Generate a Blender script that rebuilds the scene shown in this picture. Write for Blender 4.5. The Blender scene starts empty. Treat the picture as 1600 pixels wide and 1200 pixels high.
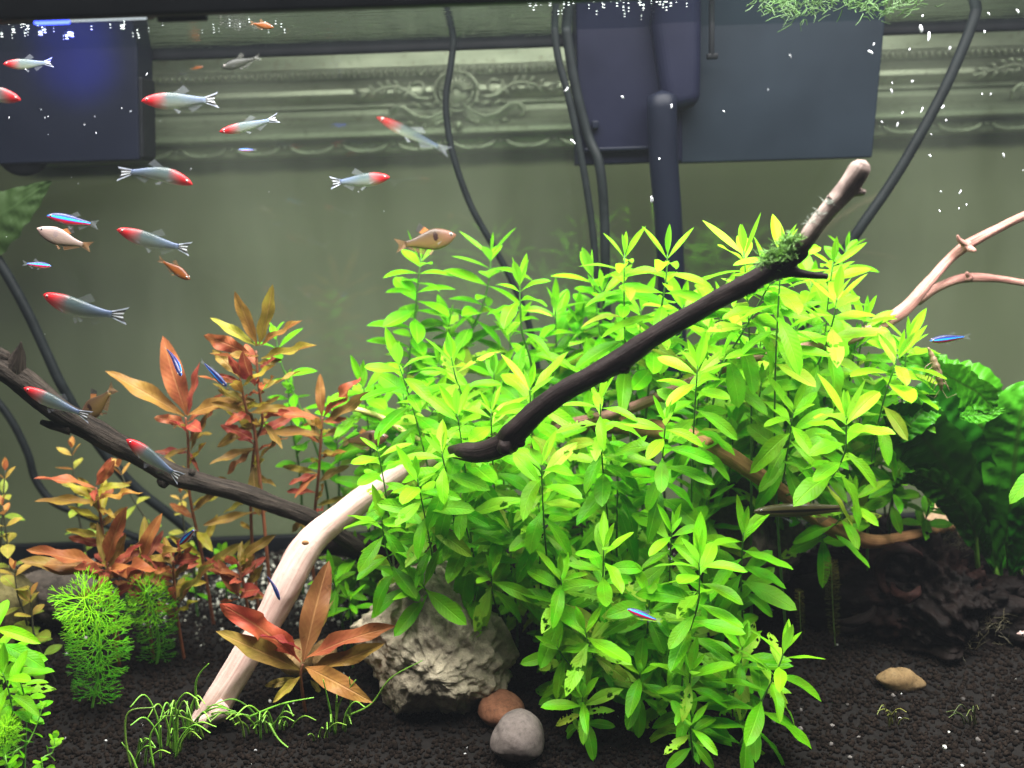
import bpy, math, random
import numpy as np
from mathutils import Vector, Matrix, noise
random.seed(11)
rnd = random.random
def ru(a, b): return a + (b - a) * random.random()

# ------------------------------------------------------------------ camera, world, lamps
SC = bpy.context.scene
COL = SC.collection
CAMZ = 0.34
HAZE = 0.016
ZS = CAMZ + 0.112                     # height of the water surface
cam_d = bpy.data.cameras.new('camera')
cam_d.lens = 36; cam_d.sensor_width = 36; cam_d.clip_start = 0.01; cam_d.clip_end = 50
cam_d.dof.use_dof = True; cam_d.dof.focus_distance = 0.60; cam_d.dof.aperture_fstop = 6.3
cam = bpy.data.objects.new('camera', cam_d); COL.objects.link(cam)
CM = Matrix.Translation((0, 0, CAMZ)) @ Matrix.Rotation(math.radians(90 - 11), 4, 'X') @ Matrix.Rotation(math.radians(-2.0), 4, 'Z')
cam.matrix_world = CM
SC.camera = cam
W = bpy.data.worlds.new('World'); SC.world = W; W.use_nodes = True
W.node_tree.nodes['Background'].inputs[0].default_value = (0.80, 0.86, 0.80, 1)
W.node_tree.nodes['Background'].inputs[1].default_value = 0.06
SC.view_settings.view_transform = 'Standard'; SC.view_settings.look = 'None'
SC.view_settings.exposure = 0.0; SC.view_settings.gamma = 1.0
SC.cycles.use_denoising = True
SC.cycles.max_bounces = 8; SC.cycles.transparent_max_bounces = 24
SC.cycles.sample_clamp_indirect = 6.0

def area(name, loc, sx, sy, power, color, rot=(0, 0, 0), spread=180):
    l = bpy.data.lights.new(name, 'AREA'); l.shape = 'RECTANGLE'; l.size = sx; l.size_y = sy
    l.energy = power; l.color = color; l.spread = math.radians(spread)
    o = bpy.data.objects.new(name, l); o.location = loc; o.rotation_euler = rot; COL.objects.link(o)
    return o
# the LED light of the tank: one long bar over the water, and an added front fill
area('tank_or_fill_light', (0.06, 0.60, ZS + 0.29), 1.2, 0.16, 19.0, (1.0, 0.99, 0.95), spread=142)
area('tank_or_fill_light', (0.18, 0.40, ZS + 0.27), 1.0, 0.22, 15.0, (1.0, 0.99, 0.95), (math.radians(26), 0, 0), 150)  # front fill lamp, added to brighten rock and leaf fronts
# the blue diodes at the left end of the bar
bl = bpy.data.lights.new('blue_diode_light', 'SPOT'); bl.energy = 34.0; bl.color = (0.04, 0.06, 1.0)
bl.spot_size = math.radians(15); bl.spot_blend = 1.0; bl.shadow_soft_size = 0.012

# ------------------------------------------------------------------ pixel -> place
def ray(px, py):
    v = CM.to_3x3() @ Vector(((px - 800) / 1600, -(py - 600) / 1600, -1.0))
    return v
def P(px, py, d):
    v = ray(px, py); return Vector((0, 0, CAMZ)) + v * (d / v.y)
def PZ(px, py, z):
    v = ray(px, py); return Vector((0, 0, CAMZ)) + v * ((z - CAMZ) / v.z)
def pxm(d): return d / 1600 * 1.02     # metres per photo pixel at depth d
def gz(x, y):
    t = max(0.0, (y - 0.46) / 0.40)
    return 0.030 * t + 0.006 * noise.noise(Vector((x * 7, y * 7, 3.1))) + 0.002 * noise.noise(Vector((x * 30, y * 30, 1)))
def G(px, py):
    v = ray(px, py)
    for i in range(400):
        s = 0.4 + i * 0.002
        p = Vector((0, 0, CAMZ)) + v * (s / v.y)
        if p.z <= gz(p.x, p.y): return p
    return p
b0 = P(95, 40, 0.55)
bo = bpy.data.objects.new('blue_diode_light', bl); bo.location = b0
bo.rotation_euler = (P(118, 95, 0.80) - b0).to_track_quat('-Z', 'Y').to_euler(); COL.objects.link(bo)

# ------------------------------------------------------------------ object helpers
def tag(o, label=None, cat=None, group=None, kind=None):
    if label: o['label'] = label
    if cat: o['category'] = cat
    if group: o['group'] = group
    if kind: o['kind'] = kind
    return o
def mesh(name, V, F, mat=None, uv=None, smooth=True):
    me = bpy.data.meshes.new(name)
    me.from_pydata([tuple(v) for v in V], [], F)
    if uv is not None:
        l = me.uv_layers.new(name='UVMap')
        idx = np.empty(len(me.loops), dtype=np.int32); me.loops.foreach_get('vertex_index', idx)
        l.data.foreach_set('uv', np.array(uv, dtype=np.float32)[idx].ravel())
    if smooth: me.polygons.foreach_set('use_smooth', np.ones(len(me.polygons), dtype=bool))
    if mat: me.materials.append(mat)
    me.update()
    return me
def link(name, me, parent=None, color=None, mw=None):
    o = bpy.data.objects.new(name, me); COL.objects.link(o)
    if parent is not None: o.parent = parent
    if color is not None: o.color = (*color, 1)
    if mw is not None:
        o.matrix_basis = (parent.matrix_basis.inverted() @ mw) if parent is not None else mw
    return o
def empty(name, loc):
    o = bpy.data.objects.new(name, None); COL.objects.link(o); o.matrix_basis = Matrix.Translation(loc); o.empty_display_size = 0.01
    return o
class MB:
    def __init__(s): s.V, s.F, s.U = [], [], []
    def add(s, V, F, U=None):
        n = len(s.V); s.V += [Vector(v) for v in V]; s.F += [tuple(i + n for i in f) for f in F]
        s.U += list(U) if U is not None else [(0, 0)] * len(V)
    def box(s, c, h, bev=0.0):
        c = Vector(c); x, y, z = h
        if bev <= 0:
            V = [(sx * x, sy * y, sz * z) for sz in (-1, 1) for sy in (-1, 1) for sx in (-1, 1)]
            F = [(0, 2, 3, 1), (4, 5, 7, 6), (0, 1, 5, 4), (2, 6, 7, 3), (0, 4, 6, 2), (1, 3, 7, 5)]
            s.add([Vector(v) + c for v in V], F)
        else:
            import bmesh
            bm = bmesh.new(); bmesh.ops.create_cube(bm, size=1)
            for v in bm.verts: v.co = Vector((v.co.x * 2 * x, v.co.y * 2 * y, v.co.z * 2 * z))
            bmesh.ops.bevel(bm, geom=bm.edges[:], offset=bev, segments=3, affect='EDGES', profile=0.5)
            bm.verts.index_update()
            s.add([v.co + c for v in bm.verts], [tuple(v.index for v in f.verts) for f in bm.faces]); bm.free()
    def tube(s, pts, rad, seg=8, cap=True, nz=0.0, nsc=60.0, seed=0.0, flat=1.0):
        pts = [Vector(p) for p in pts]; n = len(pts)
        if not hasattr(rad, '__len__'): rad = [rad] * n
        V, U, F = [], [], []
        t = (pts[1] - pts[0]).normalized()
        a = t.orthogonal().normalized()
        ln = 0.0
        for i in range(n):
            t2 = (pts[min(i + 1, n - 1)] - pts[max(i - 1, 0)]).normalized()
            a = (a - t2 * a.dot(t2)).normalized(); b = t2.cross(a)
            if i: ln += (pts[i] - pts[i - 1]).length
            for k in range(seg):
                th = 2 * math.pi * k / seg
                dv = a * math.cos(th) + b * math.sin(th) * flat
                r = rad[i]
                if nz: r *= 1 + nz * noise.noise(pts[i] * nsc + dv * 1.3 + Vector((seed, 0, 0))) + 0.35 * nz * noise.noise(pts[i] * nsc * 3 + dv * 4 + Vector((seed, 5, 0)))
                V.append(pts[i] + dv * r); U.append((ln * 10, k / seg))
        for i in range(n - 1):
            for k in range(seg):
                k2 = (k + 1) % seg
                F.append((i * seg + k, i * seg + k2, (i + 1) * seg + k2, (i + 1) * seg + k))
        if cap:
            V.append(pts[0] - (pts[1] - pts[0]).normalized() * rad[0] * 0.4); U.append((0, 0))
            V.append(pts[-1] + (pts[-1] - pts[-2]).normalized() * rad[-1] * 0.4); U.append((ln * 10, 0))
            for k in range(seg):
                k2 = (k + 1) % seg
                F.append((n * seg, k2, k)); F.append((n * seg + 1, (n - 1) * seg + k, (n - 1) * seg + k2))
        s.add(V, F, U)
    def ball(s, c, r, seg=10, rings=6, sc=(1, 1, 1)):
        V, F = [], []
        c = Vector(c)
        V.append(c + Vector((0, 0, r * sc[2])))
        for i in range(1, rings):
            ph = math.pi * i / rings
            for k in range(seg):
                th = 2 * math.pi * k / seg
                V.append(c + Vector((r * sc[0] * math.sin(ph) * math.cos(th), r * sc[1] * math.sin(ph) * math.sin(th), r * sc[2] * math.cos(ph))))
        V.append(c - Vector((0, 0, r * sc[2])))
        for k in range(seg):
            k2 = (k + 1) % seg
            F.append((0, 1 + k, 1 + k2))
            for i in range(rings - 2):
                F.append((1 + i * seg + k, 1 + (i + 1) * seg + k, 1 + (i + 1) * seg + k2, 1 + i * seg + k2))
            F.append((len(V) - 1, 1 + (rings - 2) * seg + k2, 1 + (rings - 2) * seg + k))
        s.add(V, F)
    def build(s, name, mat, parent=None, color=None, origin=None, smooth=True):
        o = Vector(origin) if origin is not None else (parent.matrix_basis.translation if parent is not None else Vector((0, 0, 0)))
        me = mesh(name, [v - o for v in s.V], s.F, mat, s.U, smooth)
        ob = link(name, me, parent, color)
        if parent is None: ob.matrix_basis = Matrix.Translation(o)
        return ob
def crom(pts, per=8):
    """Catmull-Rom through 4-vectors (x,y,z,r)."""
    p = [np.array(q, dtype=float) for q in pts]
    p = [2 * p[0] - p[1]] + p + [2 * p[-1] - p[-2]]
    out = []
    for i in range(1, len(p) - 2):
        for k in range(per):
            t = k / per
            out.append(0.5 * ((2 * p[i]) + (-p[i - 1] + p[i + 1]) * t + (2 * p[i - 1] - 5 * p[i] + 4 * p[i + 1] - p[i + 2]) * t * t + (-p[i - 1] + 3 * p[i] - 3 * p[i + 1] + p[i + 2]) * t ** 3))
    out.append(p[-2])
    return out

# ------------------------------------------------------------------ material helpers
def newmat(name):
    m = bpy.data.materials.new(name); m.use_nodes = True
    nt = m.node_tree; nt.nodes.clear()
    return m, nt
def nd(nt, typ, props=None, **ins):
    n = nt.nodes.new('ShaderNode' + typ)
    for k, v in (props or {}).items(): setattr(n, k, v)
    for k, v in ins.items():
        key = int(k[1:]) if k[0] == '_' and k[1:].isdigit() else k.replace('_', ' ')
        s = n.inputs[key]
        if hasattr(v, 'node'): nt.links.new(v, s)
        else:
            if hasattr(s.default_value, '__len__') and hasattr(v, '__len__') and len(v) == 3 and len(s.default_value) == 4: v = (*v, 1)
            s.default_value = v
    return n
def ramp(nt, fac, stops, interp='LINEAR'):
    n = nt.nodes.new('ShaderNodeValToRGB'); n.color_ramp.interpolation = interp
    e = n.color_ramp.elements
    while len(e) < len(stops): e.new(0.5)
    for i, (p, c) in enumerate(stops):
        e[i].position = p; e[i].color = (*c, 1) if hasattr(c, '__len__') else (c, c, c, 1)
    nt.links.new(fac, n.inputs[0]); return n.outputs[0]
def math_(nt, op, a, b=None, c=None):
    n = nt.nodes.new('ShaderNodeMath'); n.operation = op
    for i, v in enumerate((a, b, c)):
        if v is None: continue
        if hasattr(v, 'node'): nt.links.new(v, n.inputs[i])
        else: n.inputs[i].default_value = v
    return n.outputs[0]
def mixc(nt, f, a, b, bt='MIX'):
    n = nt.nodes.new('ShaderNodeMix'); n.data_type = 'RGBA'; n.blend_type = bt
    for i, v in ((0, f), (6, a), (7, b)):
        if hasattr(v, 'node'): nt.links.new(v, n.inputs[i])
        else: n.inputs[i].default_value = (*v, 1) if hasattr(v, '__len__') else v
    return n.outputs[2]
def out(nt, sh): nd(nt, 'OutputMaterial', Surface=sh)
def bump(nt, h, strength=0.3, dist=0.001): return nd(nt, 'Bump', Height=h, Strength=strength, Distance=dist).outputs[0]

def m_plain(name, c, rough=0.5, var=0.15, scale=40, metallic=0.0, bumpd=0.0003, spec=0.5, detail=4):
    m, nt = newmat(name)
    tc = nd(nt, 'TexCoord').outputs['Object']
    n = nd(nt, 'TexNoise', Vector=tc, Scale=scale, Detail=detail).outputs[0]
    cc = ramp(nt, n, [(0.25, tuple(x * (1 - var) for x in c)), (0.75, tuple(min(1, x * (1 + var)) for x in c))])
    r = ramp(nt, n, [(0.2, max(0, rough - 0.08)), (0.8, min(1, rough + 0.08))])
    b = nd(nt, 'BsdfPrincipled', Base_Color=cc, Roughness=r, Metallic=metallic, Specular_IOR_Level=spec, Normal=bump(nt, n, 0.5, bumpd))
    out(nt, b.outputs[0]); return m

def m_wood(name, dark, light, streak=0.5, spots=None, bd=0.0012, rough=0.6, usc=1.2, vsc=9.0):
    m, nt = newmat(name)
    uv = nd(nt, 'TexCoord').outputs['UV']; ob = nd(nt, 'TexCoord').outputs['Object']
    mp = nd(nt, 'Mapping', Vector=uv, Scale=(usc, vsc, 1)).outputs[0]
    n1 = nd(nt, 'TexNoise', Vector=mp, Scale=2.2, Detail=8, Roughness=0.65, Distortion=0.6).outputs[0]
    n2 = nd(nt, 'TexNoise', Vector=ob, Scale=45, Detail=5).outputs[0]
    n3 = nd(nt, 'TexNoise', Vector=ob, Scale=420, Detail=3).outputs[0]
    f = math_(nt, 'ADD', math_(nt, 'MULTIPLY', n1, streak), math_(nt, 'MULTIPLY', n2, 1 - streak))
    c = ramp(nt, f, [(0.34, dark), (0.64, light)])
    c = mixc(nt, math_(nt, 'MULTIPLY', ramp(nt, n3, [(0.55, 0.0), (0.75, 1.0)]), 0.25), c, tuple(x * 0.4 for x in dark))
    if spots: c = mixc(nt, ramp(nt, nd(nt, 'TexNoise', Vector=ob, Scale=28, Detail=5).outputs[0], [(0.54, 0.0), (0.66, 1.0)]), c, spots)
    h = math_(nt, 'ADD', f, math_(nt, 'MULTIPLY', n3, 0.25))
    b = nd(nt, 'BsdfPrincipled', Base_Color=c, Roughness=rough, Specular_IOR_Level=0.08, Normal=bump(nt, h, 0.9, bd))
    out(nt, b.outputs[0]); return m

def m_rock(name, c1, c2, c3, bd=0.004, sc=26):
    m, nt = newmat(name)
    ob = nd(nt, 'TexCoord').outputs['Object']
    n1 = nd(nt, 'TexNoise', Vector=ob, Scale=sc, Detail=9, Roughness=0.65).outputs[0]
    n2 = nd(nt, 'TexNoise', Vector=ob, Scale=sc * 7, Detail=6, Roughness=0.7).outputs[0]
    v = nd(nt, 'TexVoronoi', Vector=ob, Scale=sc * 5).outputs[0]
    c = ramp(nt, n1, [(0.30, c1), (0.52, c2), (0.72, c3)])
    c = mixc(nt, 0.5, c, ramp(nt, n2, [(0.36, 0.15), (0.48, 0.7), (0.62, 1.0)]), 'MULTIPLY')
    h = math_(nt, 'ADD', n1, math_(nt, 'ADD', math_(nt, 'MULTIPLY', n2, 0.5), math_(nt, 'MULTIPLY', v, 0.2)))
    b = nd(nt, 'BsdfPrincipled', Base_Color=c, Roughness=0.85, Specular_IOR_Level=0.2, Normal=bump(nt, h, 1.0, bd))
    out(nt, b.outputs[0]); return m

def m_leaf(name, back=None, midrib=(0.55, 0.75, 0.25), mid_amt=0.35, transl=0.42, rough=0.42, spots=0.5, quilt=0.0):
    m, nt = newmat(name)
    oi = nd(nt, 'ObjectInfo'); uv = nd(nt, 'TexCoord').outputs['UV']; ob = nd(nt, 'TexCoord').outputs['Object']
    sep = nd(nt, 'SeparateXYZ', Vector=uv)
    u, v = sep.outputs[0], sep.outputs[1]
    off = nd(nt, 'CombineXYZ', X=math_(nt, 'MULTIPLY', oi.outputs['Random'], 37.0), Y=math_(nt, 'MULTIPLY', oi.outputs['Random'], 11.0), Z=0.0).outputs[0]
    vec = nd(nt, 'VectorMath', {'operation': 'ADD'}, _0=ob, _1=off).outputs[0]
    col = oi.outputs['Color']
    n1 = nd(nt, 'TexNoise', Vector=vec, Scale=3.0, Detail=4).outputs[0]
    n2 = nd(nt, 'TexNoise', Vector=vec, Scale=16.0, Detail=6, Roughness=0.7).outputs[0]
    hsv = nd(nt, 'HueSaturation', Hue=ramp(nt, n1, [(0.3, 0.482), (0.7, 0.512)]), Saturation=1.0, Value=ramp(nt, n1, [(0.25, 0.74), (0.75, 1.16)]), Color=col).outputs[0]
    if back is not None:
        bf = nd(nt, 'NewGeometry').outputs['Backfacing']
        hsv = mixc(nt, math_(nt, 'MULTIPLY', bf, back[1]), hsv, back[0])
    av = math_(nt, 'ABSOLUTE', math_(nt, 'SUBTRACT', v, 0.5))
    mid = ramp(nt, av, [(0.018, 1.0), (0.055, 0.0)])
    # lateral veins run obliquely from the midrib
    vein = math_(nt, 'SINE', math_(nt, 'MULTIPLY', math_(nt, 'SUBTRACT', u, math_(nt, 'MULTIPLY', av, 0.35)), 75.0))
    veinm = ramp(nt, vein, [(0.80, 0.0), (1.0, 1.0)])
    c = mixc(nt, math_(nt, 'MULTIPLY', veinm, 0.05), hsv, midrib)
    c = mixc(nt, math_(nt, 'MULTIPLY', mid, mid_amt), c, midrib)
    if spots:
        sp = ramp(nt, n2, [(0.60, 0.0), (0.70, 1.0)])
        c = mixc(nt, math_(nt, 'MULTIPLY', sp, spots), c, mixc(nt, 1.0, c, (0.30, 0.28, 0.18), 'MULTIPLY'))
    h = math_(nt, 'SUBTRACT', math_(nt, 'ADD', math_(nt, 'MULTIPLY', n2, 0.4), math_(nt, 'MULTIPLY', vein, 0.10 + quilt)), math_(nt, 'MULTIPLY', mid, 0.8))
    nrm = bump(nt, h, 0.5, 0.0006)
    b = nd(nt, 'BsdfPrincipled', Base_Color=c, Roughness=rough, Specular_IOR_Level=0.14, Normal=nrm).outputs[0]
    t = nd(nt, 'BsdfTranslucent', Color=c, Normal=nrm).outputs[0]
    out(nt, nd(nt, 'MixShader', _0=transl, _1=b, _2=t).outputs[0]); return m

M_GREEN = m_leaf('green_leaf', back=((0.22, 0.55, 0.06), 0.3), midrib=(0.26, 0.66, 0.03))
M_RED = m_leaf('red_leaf', back=((0.30, 0.012, 0.03), 0.35), midrib=(0.60, 0.32, 0.13), mid_amt=0.3, transl=0.34, spots=0.7)
M_SWORD = m_leaf('broad_leaf', back=((0.03, 0.16, 0.012), 0.4), midrib=(0.03, 0.06, 0.008), mid_amt=0.6, transl=0.14, rough=0.33, spots=0.35, quilt=0.35)
M_FINE = m_leaf('fine_leaf', spots=0, mid_amt=0.0, transl=0.3)
def m_objcol(name, rough=0.55, var=0.25, bd=0.0004):
    m, nt = newmat(name)
    c = nd(nt, 'ObjectInfo').outputs['Color']
    n = nd(nt, 'TexNoise', Vector=nd(nt, 'TexCoord').outputs['Object'], Scale=160, Detail=5).outputs[0]
    c = nd(nt, 'HueSaturation', Color=c, Value=ramp(nt, n, [(0.3, 1 - var), (0.7, 1 + var)])).outputs[0]
    out(nt, nd(nt, 'BsdfPrincipled', Base_Color=c, Roughness=rough, Normal=bump(nt, n, 0.4, bd)).outputs[0]); return m
M_STEM = m_objcol('stem')
M_BLACK = m_plain('black_plastic', (0.004, 0.0045, 0.0055), 0.5, 0.3, 60, spec=.08)
M_RUBBER = m_plain('black_rubber', (0.005, 0.0065, 0.007), 0.55, 0.3, 90, spec=.08)
M_BARK = m_wood('dark_wood', (0.0025, 0.0017, 0.0017), (0.021, 0.0135, 0.0125), 0.55, bd=0.0016, rough=0.55)
M_BARKG = m_wood('grey_dark_wood', (0.0018, 0.0014, 0.0012), (0.045, 0.035, 0.028), 0.7, bd=0.0030, rough=0.6)
M_PALE = m_wood('pale_wood', (0.36, 0.215, 0.18), (0.62, 0.455, 0.40), 0.75, bd=0.0010, rough=0.65, usc=0.7, vsc=9)
M_PINK = m_wood('pink_wood', (0.16, 0.060, 0.050), (0.44, 0.24, 0.20), 0.65, bd=0.0014, rough=0.65)
M_BROWN = m_wood('brown_wood', (0.16, 0.075, 0.03), (0.42, 0.22, 0.10), 0.65, bd=0.0007)
M_GREYW = m_wood('grey_wood', (0.09, 0.062, 0.054), (0.42, 0.32, 0.285), 0.5, spots=(0.05, 0.035, 0.03), bd=0.0012)
M_STUMP = m_wood('black_wood', (0.0010, 0.0007, 0.0006), (0.008, 0.0044, 0.0034), 0.5, spots=(0.015, 0.006, 0.0044), bd=0.003, rough=0.7)
M_ROCK = m_rock('grey_rock', (0.14, 0.118, 0.080), (0.36, 0.31, 0.22), (0.58, 0.50, 0.36))
M_ROCKR = m_rock('brown_rock', (0.03, 0.018, 0.012), (0.10, 0.062, 0.045), (0.19, 0.13, 0.10), 0.003, 40)
M_ROCKD = m_rock('dark_rock', (0.02, 0.017, 0.014), (0.075, 0.06, 0.048), (0.17, 0.135, 0.105), 0.004, 30)
M_ROCKT = m_rock('tan_rock', (0.22, 0.13, 0.08), (0.38, 0.25, 0.15), (0.5, 0.36, 0.24), 0.001, 50)

# ------------------------------------------------------------------ room: wall, picture frame
wall_m, nt = newmat('painted_wall')
tc = nd(nt, 'TexCoord').outputs['Object']
n1 = nd(nt, 'TexNoise', Vector=nd(nt, 'Mapping', Vector=tc, Scale=(1, 1, 0.35)).outputs[0], Scale=5, Detail=5).outputs[0]
n2 = nd(nt, 'TexNoise', Vector=tc, Scale=220, Detail=3).outputs[0]
wc = ramp(nt, n1, [(0.3, (0.112, 0.112, 0.068)), (0.7, (0.148, 0.142, 0.092))])
out(nt, nd(nt, 'BsdfPrincipled', Base_Color=wc, Roughness=0.85, Specular_IOR_Level=0.15, Normal=bump(nt, n2, 0.15, 0.001)).outputs[0])
DW = 1.06
mb = MB(); mb.box((0, DW + 0.05, 0.35), (2.2, 0.05, 1.2)); tag(mb.build('wall', wall_m, smooth=False), 'taupe painted room wall behind the tank', kind='structure')

fr_m, nt = newmat('antique_silver')
ob = nd(nt, 'TexCoord').outputs['Object']
n1 = nd(nt, 'TexNoise', Vector=nd(nt, 'Mapping', Vector=ob, Scale=(0.25, 1, 1)).outputs[0], Scale=60, Detail=6).outputs[0]
n2 = nd(nt, 'TexNoise', Vector=ob, Scale=160, Detail=6).outputs[0]
c = ramp(nt, n1, [(0.3, (0.17, 0.18, 0.13)), (0.7, (0.30, 0.31, 0.235))])
c = mixc(nt, ramp(nt, n2, [(0.56, 0.0), (0.7, 0.6)]), c, (0.12, 0.11, 0.07))
out(nt, nd(nt, 'BsdfPrincipled', Base_Color=c, Metallic=0.6, Roughness=0.38, Normal=bump(nt, n2, 0.3, 0.0006)).outputs[0])
DF = DW - 0.005
def fz(py): return P(560, py, DF).z
prof = [(20, 0.004), (62, 0.004), (70, 0.010), (75, 0.016), (79, 0.015), (81, 0.008), (108, 0.010), (111, 0.012), (123, 0.012), (125, 0.008),
        (130, 0.016), (136, 0.024), (144, 0.031), (151, 0.032), (158, 0.026), (164, 0.018), (167, 0.020), (170, 0.020), (172, 0.014), (182, 0.014), (193, 0.020),
        (201, 0.034), (209, 0.040), (216, 0.040), (219, 0.034), (221, 0.022), (224, 0.024), (240, 0.020), (243, 0.014), (244, -0.003)]
fx0, fx1 = P(60, 160, DF).x, P(1900, 160, DF).x
NX = 60
V, F, U = [], [], []
for i in range(NX + 1):
    x = fx0 + (fx1 - fx0) * i / NX
    for (py, dp) in prof: V.append((x, DF - dp, fz(py))); U.append((x * 10, py / 250))
m_ = len(prof)
for i in range(NX):
    for k in range(m_ - 1): F.append((i * m_ + k, i * m_ + k + 1, (i + 1) * m_ + k + 1, (i + 1) * m_ + k))
frame = empty('picture_frame', (0, DF, fz(244)))
tag(frame, 'ornate antique silver picture frame hanging on the wall behind the tank', 'picture frame')
mb = MB(); mb.add(V, F, U); mb.build('moulding', fr_m, frame, smooth=False)
bead_me = None
zb = fz(117); sp = 9.6 * pxm(DF)
n_b = int((P(1640, 75, DF).x - P(225, 120, DF).x) / sp)
for i in range(n_b):
    x = P(225, 120, DF).x + i * sp
    if bead_me is None:
        q = MB(); q.ball((0, 0, 0), 0.0030, 8, 5); bead_me = mesh('bead', q.V, q.F, fr_m)
    link('bead', bead_me, frame, mw=Matrix.Translation((x, DF - 0.0145, zb)))
# carved border at the foot of the moulding: small S-curls
crv_me = None
xs = P(225, 232, DF).x
i = 0
while xs < P(1640, 205, DF).x:
    if crv_me is None:
        q = MB()
        pts = []
        for k in range(15):
            t = k / 14; a = -2.4 + 4.4 * t
            pts.append(Vector((-0.012 + 0.024 * t + 0.004 * math.cos(a * 1.4), -0.001, 0.0038 * math.sin(a))))
        q.tube(pts, [0.0008 + 0.0014 * math.sin(math.pi * k / 14) for k in range(15)], 6)
        q.ball((0.014, -0.001, 0.002), 0.0021, 7, 5); q.ball((-0.013, -0.001, -0.003), 0.0017, 7, 5)
        crv_me = mesh('carved_curl', q.V, q.F, fr_m)
    link('carved_curl', crv_me, frame, mw=Matrix.Translation((xs, DF - 0.0225, fz(232))) @ Matrix.Diagonal((1 if i % 2 else -1, 1, 1, 1)))
    xs += 0.0265; i += 1
def ornament(cx, cy, sides=(-1, 1)):
    """carved cartouche: medallion, two long scrolls ending in leaves, lower acanthus curls"""
    def o(x, y, dp=0.034):
        return Vector((P(cx + x, cy, DF).x, DF - dp, P(cx, cy + y, DF).z))
    q = MB(); u = pxm(DF)
    for rr, tr in ((33, 2.6), (25, 1.8)):
        q.tube([o(rr * math.cos(a) , -14 + rr * 0.92 * math.sin(a), 0.036) for a in np.linspace(0, 2 * math.pi, 25)], tr * u, 6)
    q.ball(o(0, -10, 0.030), 20 * u, 14, 8, (1, 0.35, 0.95))
    for a in np.linspace(0.2, math.pi - 0.2, 9):
        q.tube([o(6 * math.cos(a), -14 - 6 * math.sin(a), 0.040), o(22 * math.cos(a), -14 - 20 * math.sin(a), 0.038), o(31 * math.cos(a), -14 - 30 * math.sin(a), 0.034)], [1.6 * u, 3.2 * u, 1.4 * u], 6)
    q.ball(o(0, -48, 0.034), 6 * u, 8, 6); q.ball(o(2, 38, 0.044), 7 * u, 9, 6)
    for s in sides:
        # upper scroll: loop then leafy tail
        pts = []
        for t in np.linspace(0, 1, 26):
            a = -math.pi * 0.2 + t * math.pi * 2.0
            r = 13 * (1 - 0.45 * t)
            pts.append((58 + r * math.cos(a) , -22 + r * math.sin(a)))
        q.tube([o(s * x, y, 0.034) for x, y in pts], 2.3 * u, 6)
        tail = [(36, -6), (46, -4), (60, -6), (74, -16), (88, -24), (104, -24), (122, -19), (140, -15), (160, -10)]
        q.tube([o(s * x, y, 0.034) for x, y in tail], [2, 3, 3.4, 3.4, 3.2, 3, 2.6, 2.2, 1.0] and [v * u for v in (2, 3, 3.4, 3.4, 3.2, 3, 2.6, 2.2, 1.0)], 6)
        for lx, ly, ex, ey in ((84, -23, 98, -36), (96, -24, 110, -36), (108, -23, 124, -33), (122, -19, 138, -28), (88, -22, 98, -8), (104, -22, 114, -6), (120, -18, 132, -4), (136, -15, 150, -4), (138, -15, 158, -20), (72, -15, 82, -2)):
            q.tube([o(s * lx, ly, 0.034), o(s * (lx + ex) / 2, (ly + ey) / 2 - 2, 0.037), o(s * ex, ey, 0.030)], [1.5 * u, 2.6 * u, 0.5 * u], 6)
        q.ball(o(s * 52, -42, 0.034), 5 * u, 8, 5)
        # lower acanthus curls
        for k, (dx, dy) in enumerate(((0, 0), (2, 7), (4, 14))):
            c2 = [(8, 4 + dy), (22, 18 + dy * 0.9), (42, 26 + dy * 0.6), (62, 22 + dy * 0.5), (80, 8 + dy * 0.5), (92, 6 + dy * 0.5), (101, 14 + dy * 0.4), (100, 24 + dy * 0.2), (93, 27)]
            q.tube([o(s * x, y, 0.040 - 0.002 * k) for x, y in c2], [v * u for v in (2, 3.4, 3.6, 3.4, 3.2, 3, 2.8, 2.4, 1.4)], 6)
        for lx, ly, ex, ey in ((20, 6, 40, 2), (32, 10, 58, 4), (50, 12, 76, 0), (24, 34, 36, 40), (44, 38, 58, 40), (64, 34, 80, 34)):
            q.tube([o(s * lx, ly, 0.036), o(s * (lx + ex) / 2, (ly + ey) / 2 - 2, 0.040), o(s * ex, ey, 0.034)], [1.6 * u, 3.0 * u, 0.6 * u], 6)
    q.build('carved_ornament', fr_m, frame)
ornament(716, 161)
ornament(1655, 128)

# ------------------------------------------------------------------ tank: back pane, rims, water surface, lamp reflection
pane_m, nt = newmat('tank_glass')
fres = math_(nt, 'ADD', 0.03, math_(nt, 'MULTIPLY', 0.95, math_(nt, 'POWER', nd(nt, 'LayerWeight', Blend=0.5).outputs['Facing'], 5.0)))
tr = nd(nt, 'BsdfTransparent', Color=(0.90, 0.95, 0.90)).outputs[0]
gl = nd(nt, 'BsdfGlossy', Color=(0.9, 1.0, 0.9), Roughness=0.02).outputs[0]
film = nd(nt, 'TexNoise', Vector=nd(nt, 'Mapping', Vector=nd(nt, 'TexCoord').outputs['Object'], Scale=(1, 1, .25)).outputs[0], Scale=7, Detail=6, Roughness=.6).outputs[0]
filmf = ramp(nt, film, [(.36, .002), (.66, .026)])
tr2 = nd(nt, 'MixShader', _0=filmf, _1=tr, _2=nd(nt, 'BsdfDiffuse', Color=(.55, .60, .48)).outputs[0]).outputs[0]
out(nt, nd(nt, 'MixShader', _0=fres, _1=tr2, _2=gl).outputs[0])
DP = 0.862
mb = MB(); mb.box((0, DP + 0.003, ZS / 2 + 0.015), (0.75, 0.003, ZS / 2 + 0.02))
tag(mb.build('glass_pane', pane_m, smooth=False), 'clear back glass pane of the aquarium before the wall', 'glass pane')

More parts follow.
